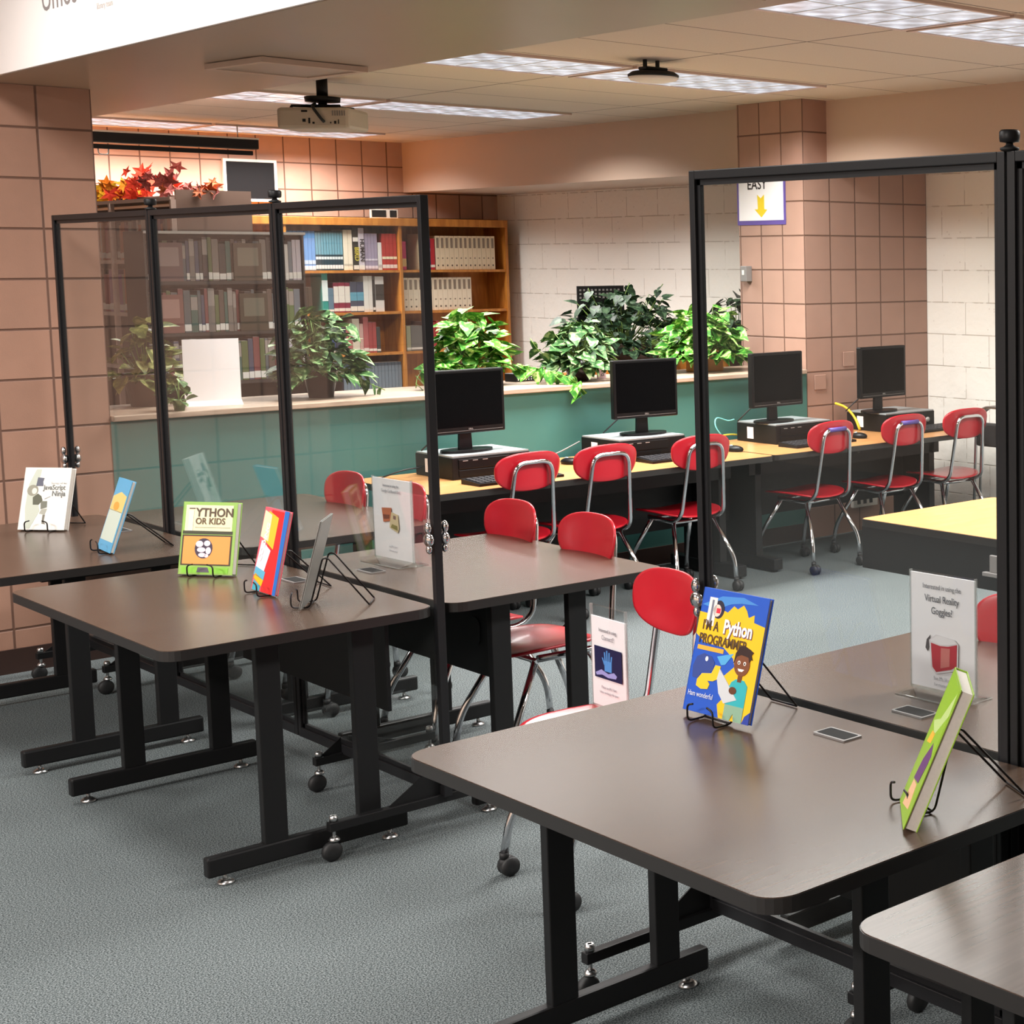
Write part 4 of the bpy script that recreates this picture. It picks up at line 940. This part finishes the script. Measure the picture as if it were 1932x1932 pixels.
def pict_goggles(t):
    y = -.0052
    MB().prism([(-.036, .140), (-.048, .128), (-.052, .108), (-.045, .100), (-.040, .118)], y-.0001, y+.0006, axis='y').build('picture_strap', flat((70, 66, 68)), t)
    MB().prism([(-.040, .128), (-.018, .143), (.040, .138), (.052, .128), (.050, .075), (.035, .064), (-.020, .050), (-.034, .062)], y-.0003, y+.0004, axis='y').build('picture_visor_rim', flat((214, 208, 210)), t)
    MB().prism([(-.034, .122), (-.005, .118), (.020, .120), (.048, .128), (.046, .078), (.030, .068), (-.018, .055), (-.030, .066)], y-.0008, y+.0001, axis='y').build('picture_visor', flat((176, 30, 48)), t)
    MB().prism([(-.002, .114), (.026, .116), (.024, .074), (-.004, .066)], y-.0012, y-.0004, axis='y').build('picture_reflection', flat((196, 110, 104)), t)
    MB().prism([(-.036, .127), (-.014, .141), (.038, .137), (.048, .130), (.020, .123), (-.005, .121)], y-.0013, y-.0005, axis='y').build('picture_top', flat((226, 222, 224)), t)
def pict_hand(t):
    y = -.0052
    MB().box(-.070, .070, y-.0002, y+.0004, .095, .185).build('picture_ground', flat((26, 24, 66)), t)
    m_ = MB()
    for k, (x0, z0, x1, z1) in enumerate(((-.012, .128, -.016, .172), (-.004, .128, -.004, .178), (.005, .128, .008, .174), (.013, .130, .020, .164), (-.016, .135, -.028, .155))):
        m_.prism([(x0-.0035, z0), (x0+.0035, z0), (x1+.003, z1), (x1-.003, z1)], y-.0008, y-.0001, axis='y')
    m_.prism([(-.018, .118), (.018, .118), (.020, .148), (-.018, .148)], y-.0007, y-.0001, axis='y')
    m_.build('picture_hand', flat((80, 140, 206)), t)
    h_ = MB().prism([(-.065, .108), (-.035, .120), (.0, .112), (.030, .120), (.045, .112), (.040, .104), (.0, .101), (-.030, .106), (-.060, .101)], y-.0009, y-.0001, axis='y'); h_.build('picture_hand', flat((150, 150, 206)), t)
def pict_house(t):
    y = -.0052
    MB().prism([(-.060, .182), (.0, .186), (-.004, .142), (-.052, .134)], y-.0003, y+.0004, axis='y').build('picture_house', flat((176, 96, 60)), t)
    MB().prism([(-.052, .160), (-.012, .162), (-.014, .148), (-.048, .145)], y-.0007, y+.0, axis='y').build('picture_shadow', flat((110, 50, 30)), t)
    MB().prism([(.0, .172), (.040, .165), (.044, .120), (.036, .105), (-.014, .118), (-.012, .135)], y-.0005, y+.0002, axis='y').build('picture_tiles', flat((196, 178, 140)), t)
    MB().prism([(.012, .162), (.028, .160), (.026, .148), (.010, .150)], y-.0009, y-.0002, axis='y').build('picture_window', flat((120, 90, 84)), t)
    MB().prism([(.002, .132), (.034, .128), (.036, .112), (-.006, .120)], y-.0009, y-.0002, axis='y').build('picture_leaves', flat((126, 116, 60)), t)
# the holders face the camera side (-X): local -y -> -X
FACE = R(-90)
sign_stand('goggles sign reading Interested in using the Virtual Reality Goggles, behind the front panel', 2.575, 2.615, ZT, FACE+R(2), [('Interested in using the', .0165, .248, 120), ('Virtual Reality', .0235, .218, 90), ('Goggles?', .0235, .190, 90), ('See Mr. Hurt', .013, .036, 186), ('for more info', .012, .022, 190)], pict_goggles)
sign_stand('clear holder sign with brown house pictures on the table behind the middle panel', 2.560, 5.19, ZT, FACE+R(3), [('Interested in using the', .0135, .255, 150), ('Google Cardboard Kits?', .0150, .236, 160), ('See Mr. Hurt', .012, .052, 205), ('for more info', .011, .038, 208)], pict_house, w_=.24)
sg7 = sign_stand('Connect sign with a blue hand picture standing on a red chair seat', 2.52, 3.885, .418, FACE+R(-2), [('Interested in using', .0150, .228, 130), ('Connect!!', .0195, .206, 150), ('Please see Mr. Hurt', .012, .066, 170), ('before working in this space', .0105, .052, 175)], pict_hand, zt=.30, w_=.180, clear_top=.028)

def easel(label, x, y, z, rz, depth=.19, hh=.14, hw=.045):
    """black wire stand, front lip towards local -y"""
    t = empty('book_easel', label, 'book stand', (x, y, z), rz, 'black wire book easels')
    r_ = .0024
    for sx in (-1, 1):
        p = arc_pts([(sx*hw*.55, -.045, .045), (sx*hw, -.045, .040), (sx*hw, -.045, .004), (sx*hw, .005, .0035), (sx*hw, .045, hh), (sx*hw, .06, hh), (sx*hw, depth, .004)], .012, 4)
        MB().tube(p, r_, 6).build('wire_leg', MT['wire'], t)
    MB().tube([(-hw, depth, .004), (hw, depth, .004)], r_, 6).build('rear_bar', MT['wire'], t)
    MB().tube([(-hw, .0, .0045), (hw, .0, .0045)], r_, 6).build('front_bar', MT['wire'], t)
    return t
def show_book(name, label, bl, br, w_, h_, t_, lean, cover_mat, art, page=MT['pages']):
    """bl, br: bottom corners of the front cover (left and right as one looks at it)"""
    bl = Vector(bl); br = Vector(br); d_ = (br-bl); d_.z = 0; ang = math.atan2(d_.y, d_.x)
    t = bpy.data.objects.new(name, None); COL.objects.link(t); t.empty_display_size = .05
    t.location = bl; t.rotation_euler = (R(-lean), 0, ang); tag(t, label, 'book', 'books on display on wire easels')
    MB().box(0, w_, 0, .0022, 0, h_, bevel=.0006).box(0, w_, t_-.0022, t_, 0, h_, bevel=.0006).box(0, .0022, 0, t_, 0, h_).build('cover', cover_mat, t)
    MB().box(.002, w_-.003, .0023, t_-.0023, .003, h_-.003).build('page_block', page, t)
    art(t, w_, h_); return t
def patch(t, name, pts, col, lvl=1, rough=.35):
    MB().prism(pts, -.0003*lvl-.0002, .0002, axis='y').build(name, flat(col, rough), t)
def circ(cx, cz, rx, rz_, n=18, a0=0, a1=360): return [(cx+rx*math.cos(R(a0+(a1-a0)*k/n)), cz+rz_*math.sin(R(a0+(a1-a0)*k/n))) for k in range(n)]
def txt(t, body, size, x, z, col, lvl=3, align='LEFT', sx=1.0, bold=0.0, rot=0):
    text_mesh('cover_title', body, size, flat(col), t, Matrix.Translation((x, -.0003*lvl-.0004, z)) @ Matrix.Rotation(rot, 4, 'Y') @ FX, extrude=.0002, align=align, sx=sx, bold=bold)
def art_python(t, W, H):
    patch(t, 'cover_burst', [(0, .62*H), (0, .80*H), (.30*W, .79*H), (.36*W, .84*H), (.42*W, .83*H), (.5*W, .89*H), (.56*W, .87*H), (.64*W, .91*H), (.70*W, .87*H), (.74*W, .82*H), (.82*W, .85*H), (.83*W, .79*H), (W, .77*H), (W, 0), (.55*W, 0), (.50*W, .10*H), (.62*W, .20*H), (.48*W, .30*H), (.66*W, .42*H), (.62*W, .48*H), (.45*W, .55*H), (.15*W, .56*H)], (250, 196, 30), 1)
    patch(t, 'cover_sky_shade', [(.02*W, .86*H), (.3*W, .95*H), (.62*W, .97*H), (.85*W, .93*H), (.60*W, .92*H), (.45*W, .90*H), (.25*W, .84*H)], (70, 140, 214), 1)
    patch(t, 'cover_corner', [(.90*W, 0), (W, 0), (W, .10*H), (.93*W, .06*H)], (44, 66, 160), 2)
    patch(t, 'barcode_sticker', [(.12*W, .70*H), (.24*W, .70*H), (.24*W, .93*H), (.12*W, .93*H)], (236, 232, 232), 3)
    patch(t, 'barcode_stripe', [(.165*W, .72*H), (.195*W, .72*H), (.195*W, .91*H), (.165*W, .91*H)], (120, 124, 140), 4)
    patch(t, 'round_badge', circ(.28*W, .84*H, .085*W, .075*H), (40, 36, 56), 2); patch(t, 'badge_face', circ(.26*W, .83*H, .06*W, .05*H), (240, 214, 200), 3)
    patch(t, 'badge_square', [(.25*W, .81*H), (.31*W, .81*H), (.31*W, .85*H), (.25*W, .85*H)], (220, 50, 70), 4)
    txt(t, "I'M A", .030, .08*W, .665*H, (74, 48, 20), 3, bold=.0006, sx=.82); txt(t, 'Python', .042, .40*W, .665*H, (255, 255, 255), 4, bold=.0012, sx=.80)
    txt(t, 'Python', .042, .405*W, .661*H, (110, 60, 90), 3, bold=.0022, sx=.80)
    txt(t, 'PROGRAMMER', .030, .06*W, .555*H, (84, 56, 16), 4, bold=.0006, sx=.80)
    patch(t, 'subtitle_strip', [(.06*W, .50*H), (.46*W, .50*H), (.46*W, .535*H), (.06*W, .535*H)], (250, 176, 60), 2)
    # two interlocked snake shapes
    patch(t, 'snake_blue', [(.06*W, .27*H), (.04*W, .36*H), (.08*W, .44*H), (.18*W, .475*H), (.30*W, .46*H), (.36*W, .42*H), (.35*W, .35*H), (.30*W, .33*H), (.18*W, .32*H), (.15*W, .27*H)], (52, 74, 146), 2)
    patch(t, 'snake_yellow', [(.14*W, .26*H), (.20*W, .315*H), (.34*W, .33*H), (.38*W, .40*H), (.46*W, .40*H), (.46*W, .30*H), (.38*W, .27*H), (.30*W, .265*H), (.34*W, .24*H), (.32*W, .20*H), (.22*W, .19*H), (.14*W, .21*H)], (248, 200, 44), 3)
    patch(t, 'snake_eye', circ(.235*W, .435*H, .022*W, .02*H), (236, 240, 248), 4)
    patch(t, 'blue_wash', [(.38*W, .47*H), (.62*W, .52*H), (.52*W, .42*H), (.46*W, .41*H)], (84, 170, 224), 2)
    # boy with a laptop
    patch(t, 'boy_body', [(.62*W, .12*H), (.62*W, .24*H), (.66*W, .30*H), (.72*W, .33*H), (.84*W, .33*H), (.90*W, .29*H), (.90*W, .12*H)], (50, 176, 184), 4)
    patch(t, 'boy_trousers', [(.62*W, .12*H), (.90*W, .12*H), (.90*W, .0), (.78*W, .0), (.76*W, .06*H), (.72*W, .0), (.62*W, .0)], (140, 176, 150), 5)
    patch(t, 'boy_neck', [(.74*W, .31*H), (.80*W, .31*H), (.80*W, .38*H), (.74*W, .38*H)], (110, 62, 36), 5)
    patch(t, 'boy_face', circ(.77*W, .45*H, .115*W, .092*H), (124, 72, 44), 6)
    patch(t, 'boy_hair', [(.645*W, .45*H), (.655*W, .53*H), (.70*W, .585*H), (.76*W, .60*H), (.85*W, .58*H), (.91*W, .56*H), (.885*W, .535*H), (.91*W, .50*H), (.885*W, .50*H), (.87*W, .475*H), (.85*W, .515*H), (.74*W, .525*H), (.68*W, .505*H)], (48, 26, 24), 7)
    for ex in (.725, .81): patch(t, 'boy_eye', circ(ex*W, .462*H, .020*W, .016*H), (240, 236, 232), 7); patch(t, 'boy_pupil', circ(ex*W, .460*H, .009*W, .009*H), (50, 28, 22), 8)
    patch(t, 'boy_mouth', [(.72*W, .415*H), (.82*W, .415*H), (.79*W, .395*H), (.74*W, .395*H)], (244, 240, 236), 7)
    patch(t, 'laptop', [(.44*W, .30*H), (.46*W, .38*H), (.60*W, .29*H), (.78*W, .17*H), (.60*W, .12*H), (.50*W, .19*H)], (206, 210, 214), 6)
    patch(t, 'boy_hand', circ(.70*W, .235*H, .055*W, .03*H), (98, 56, 34), 7)
    txt(t, 'Ham wonderful', .0165, .04*W, .125*H, (226, 232, 244), 3, sx=.8)
def art_pfk(t, W, H):
    patch(t, 'cover_cream', [(.06*W, .56*H), (.93*W, .56*H), (.93*W, .955*H), (.06*W, .955*H)], (238, 232, 190), 1)
    patch(t, 'cover_band', [(.03*W, .555*H), (.95*W, .555*H), (.95*W, .60*H), (.03*W, .60*H)], (60, 62, 44), 2)
    patch(t, 'cover_border', [(.03*W, .125*H), (.95*W, .125*H), (.95*W, .545*H), (.03*W, .545*H)], (70, 56, 40), 1)
    patch(t, 'cover_orange', [(.06*W, .145*H), (.92*W, .145*H), (.92*W, .525*H), (.06*W, .525*H)], (240, 156, 78), 2)
    patch(t, 'snake_ball', circ(.44*W, .36*H, .165*W, .14*H), (58, 48, 70), 3); 
    for (cx, cz, a, b_) in ((.36, .42, .07, .045), (.50, .43, .06, .04), (.40, .34, .08, .035), (.53, .33, .05, .05), (.42, .27, .07, .03), (.50, .26, .04, .025)): patch(t, 'snake_coil', circ(cx*W, cz*H, a*W, b_*H, 12), (232, 214, 226), 4)
    patch(t, 'cover_green_bar', [(.06*W, .02*H), (.92*W, .02*H), (.92*W, .10*H), (.06*W, .10*H)], (132, 196, 60), 2); patch(t, 'cover_gray', [(.34*W, .03*H), (.58*W, .03*H), (.54*W, .10*H), (.36*W, .10*H)], (90, 84, 96), 3)
    txt(t, 'YTHON', .038, .25*W, .80*H, (84, 66, 48), 4, bold=.0010, sx=.98); txt(t, 'OR KIDS', .028, .25*W, .695*H, (104, 82, 58), 4, bold=.0007, sx=.98)
    patch(t, 'title_rule', [(.25*W, .645*H), (.90*W, .645*H), (.90*W, .65*H), (.25*W, .65*H)], (130, 110, 70), 3)
    patch(t, 'barcode_sticker', [(.12*W, .60*H), (.21*W, .60*H), (.21*W, .88*H), (.12*W, .88*H)], (222, 222, 206), 5); patch(t, 'title_rest', [(.12*W, .90*H), (.23*W, .90*H), (.23*W, .915*H), (.12*W, .915*H)], (84, 66, 48), 4)
def art_js(t, W, H):
    patch(t, 'drawing_wash', [(.10*W, .35*H), (.12*W, .72*H), (.25*W, .97*H), (.36*W, .97*H), (.30*W, .60*H), (.42*W, .30*H), (.25*W, .02*H), (.16*W, .02*H)], (196, 202, 188), 1)
    patch(t, 'drawing_head', circ(.22*W, .63*H, .12*W, .09*H), (150, 148, 132), 2); patch(t, 'drawing_face', circ(.26*W, .62*H, .055*W, .05*H), (222, 220, 208), 3)
    patch(t, 'drawing_banner', [(.28*W, .70*H), (.30*W, .84*H), (.44*W, .83*H), (.42*W, .77*H), (.44*W, .70*H)], (96, 98, 112), 2)
    patch(t, 'drawing_robe', [(.26*W, .40*H), (.24*W, .52*H), (.34*W, .58*H), (.42*W, .54*H), (.46*W, .47*H), (.38*W, .40*H)], (92, 94, 78), 2)
    patch(t, 'drawing_sleeve', [(.44*W, .33*H), (.42*W, .46*H), (.56*W, .46*H), (.57*W, .36*H)], (118, 120, 108), 2); patch(t, 'drawing_hem', [(.42*W, .26*H), (.46*W, .33*H), (.58*W, .34*H), (.54*W, .24*H)], (170, 170, 158), 2)
    patch(t, 'drawing_leg', [(.50*W, .10*H), (.50*W, .24*H), (.55*W, .24*H), (.54*W, .14*H), (.58*W, .09*H)], (120, 116, 104), 2)
    txt(t, 'Secrets of the', .011, .60*W, .735*H, (190, 190, 186), 3); txt(t, 'JavaScript', .026, .45*W, .645*H, (120, 122, 118), 3, bold=.0004, sx=.85); txt(t, 'Ninja', .028, .64*W, .545*H, (110, 112, 110), 3, bold=.0004, sx=.9)
    patch(t, 'drawing_line', [(.50*W, .49*H), (.62*W, .535*H), (.62*W, .54*H), (.50*W, .50*H)], (150, 150, 146), 3)
def art_rainbow(t, W, H):
    patch(t, 'cover_red', [(.40*W, 0), (.86*W, 0), (.80*W, .98*H), (.30*W, .98*H)], (214, 48, 50), 1)
    patch(t, 'cover_yellow', [(.14*W, .62*H), (.60*W, .52*H), (.62*W, .90*H), (.20*W, .96*H)], (240, 190, 60), 2); patch(t, 'cover_cream', [(.02*W, .64*H), (.36*W, .60*H), (.34*W, .92*H), (.04*W, .96*H)], (232, 222, 186), 3)
    patch(t, 'cover_white_title', [(.04*W, .26*H), (.40*W, .24*H), (.52*W, .50*H), (.10*W, .60*H)], (226, 222, 236), 2); patch(t, 'cover_aqua', [(.02*W, .18*H), (.44*W, .14*H), (.46*W, .24*H), (.04*W, .28*H)], (96, 176, 206), 3)
    patch(t, 'cover_orange', [(.04*W, .14*H), (.40*W, .06*H), (.44*W, .14*H), (.08*W, .20*H)], (246, 186, 40), 3); patch(t, 'cover_teal', [(.04*W, .0), (.34*W, .0), (.36*W, .06*H), (.06*W, .12*H)], (70, 170, 190), 2)
    patch(t, 'cover_blue', [(.88*W, 0), (W, 0), (W, H), (.82*W, H)], (44, 110, 190), 2)
    txt(t, 'CODING', .030, .22*W, .34*H, (250, 236, 230), 4, rot=R(-80), bold=.001)
def art_blue(t, W, H):
    patch(t, 'cover_sand', [(.04*W, .55*H), (.96*W, .55*H), (.96*W, .78*H), (.5*W, .82*H), (.04*W, .74*H)], (226, 196, 120), 1); patch(t, 'cover_mist', [(.04*W, .14*H), (.96*W, .14*H), (.96*W, .56*H), (.04*W, .56*H)], (196, 208, 196), 1)
    patch(t, 'cover_figure', circ(.45*W, .62*H, .2*W, .06*H), (236, 160, 70), 2)
def art_green(t, W, H):
    patch(t, 'cover_lime', [(.05*W, .50*H), (.95*W, .45*H), (.95*W, .98*H), (.05*W, .98*H)], (150, 196, 50), 1); patch(t, 'cover_wave', [(.1*W, .62*H), (.5*W, .7*H), (.9*W, .95*H), (.95*W, .80*H), (.5*W, .58*H)], (196, 224, 140), 2)
    patch(t, 'cover_purple', [(.35*W, .24*H), (.75*W, .28*H), (.90*W, .50*H), (.70*W, .56*H), (.45*W, .40*H)], (104, 60, 120), 2); patch(t, 'cover_yellow', [(.20*W, .48*H), (.5*W, .52*H), (.55*W, .60*H), (.3*W, .58*H)], (240, 190, 60), 2)
    patch(t, 'cover_skin', [(.3*W, .04*H), (.8*W, .1*H), (.7*W, .26*H), (.4*W, .24*H)], (236, 190, 150), 2)
def art_none(t, W, H):
    patch(t, 'cover_panel', [(.06*W, .06*H), (.94*W, .06*H), (.94*W, .94*H), (.06*W, .94*H)], (70, 84, 140), 1)
Zb = ZT+.0065
show_book('programming_book', "blue and yellow book I'M A Python PROGRAMMER on a wire easel", (2.095, 2.950, Zb+.006), (2.105, 2.740, 0), .217, .272, .012, 15, flat((46, 92, 196), .25), art_python)
easel('black twisted wire easel holding the blue and yellow programmer book', 2.107, 2.842, ZT, R(-90), depth=.185, hh=.16)
show_book('programming_book', 'green edged book reading YTHON OR KIDS with an orange panel', (2.000, 5.506, Zb), (2.104, 5.342, 0), .19, .232, .024, 12, flat((150, 190, 96), .25), art_pfk)
easel('black wire easel under the green and orange kids programming book', 2.068, 5.432, ZT, math.atan2(-.164, .104), depth=.17, hh=.13)
show_book('programming_book', 'white JavaScript Ninja book with a grey drawing on the far left table', (1.955, 6.888, Zb), (2.065, 6.738, 0), .183, .235, .026, 16, flat((236, 234, 228), .25), art_js)
easel('black wire easel under the white book on the far left table', 2.025, 6.822, ZT, math.atan2(-.150, .110), depth=.16, hh=.13)
show_book('comic_book', 'rainbow coloured thin book seen at a steep angle on an easel', (2.052, 5.085, Zb), (2.050, 4.915, 0), .172, .253, .010, 13, flat((226, 96, 110), .3), art_rainbow)
easel('black wire easel behind the rainbow coloured book', 2.062, 5.0, ZT, R(-91), depth=.175, hh=.13)
show_book('picture_book', 'pale blue and sand coloured book seen nearly edge on, far left table', (2.006, 6.232, Zb), (1.994, 6.075, 0), .157, .255, .014, 19, flat((86, 164, 206), .3), art_blue)
easel('black wire easel behind the blue and sand coloured book', 2.018, 6.152, ZT, R(-94), depth=.19, hh=.13)
show_book('green_workbook', 'green workbook with thick pages seen edge on at the right front', (2.00, 2.150, Zb), (1.893, 2.028, 0), .160, .268, .026, 23, flat((150, 190, 60), .3), art_green)
easel('black twisted wire easel holding the green workbook', 2.015, 2.105, ZT, R(-112), depth=.19, hh=.15)
show_book('thin_book', 'thin dark grey book seen from behind on a looped wire easel', (2.105, 4.800, Zb), (2.012, 4.668, 0), .162, .262, .006, 15, flat((128, 128, 124), .35), art_none)
easel('looped black wire easel behind the thin grey book', 2.075, 4.728, ZT, math.atan2(-.132, -.093), depth=.165, hh=.145)
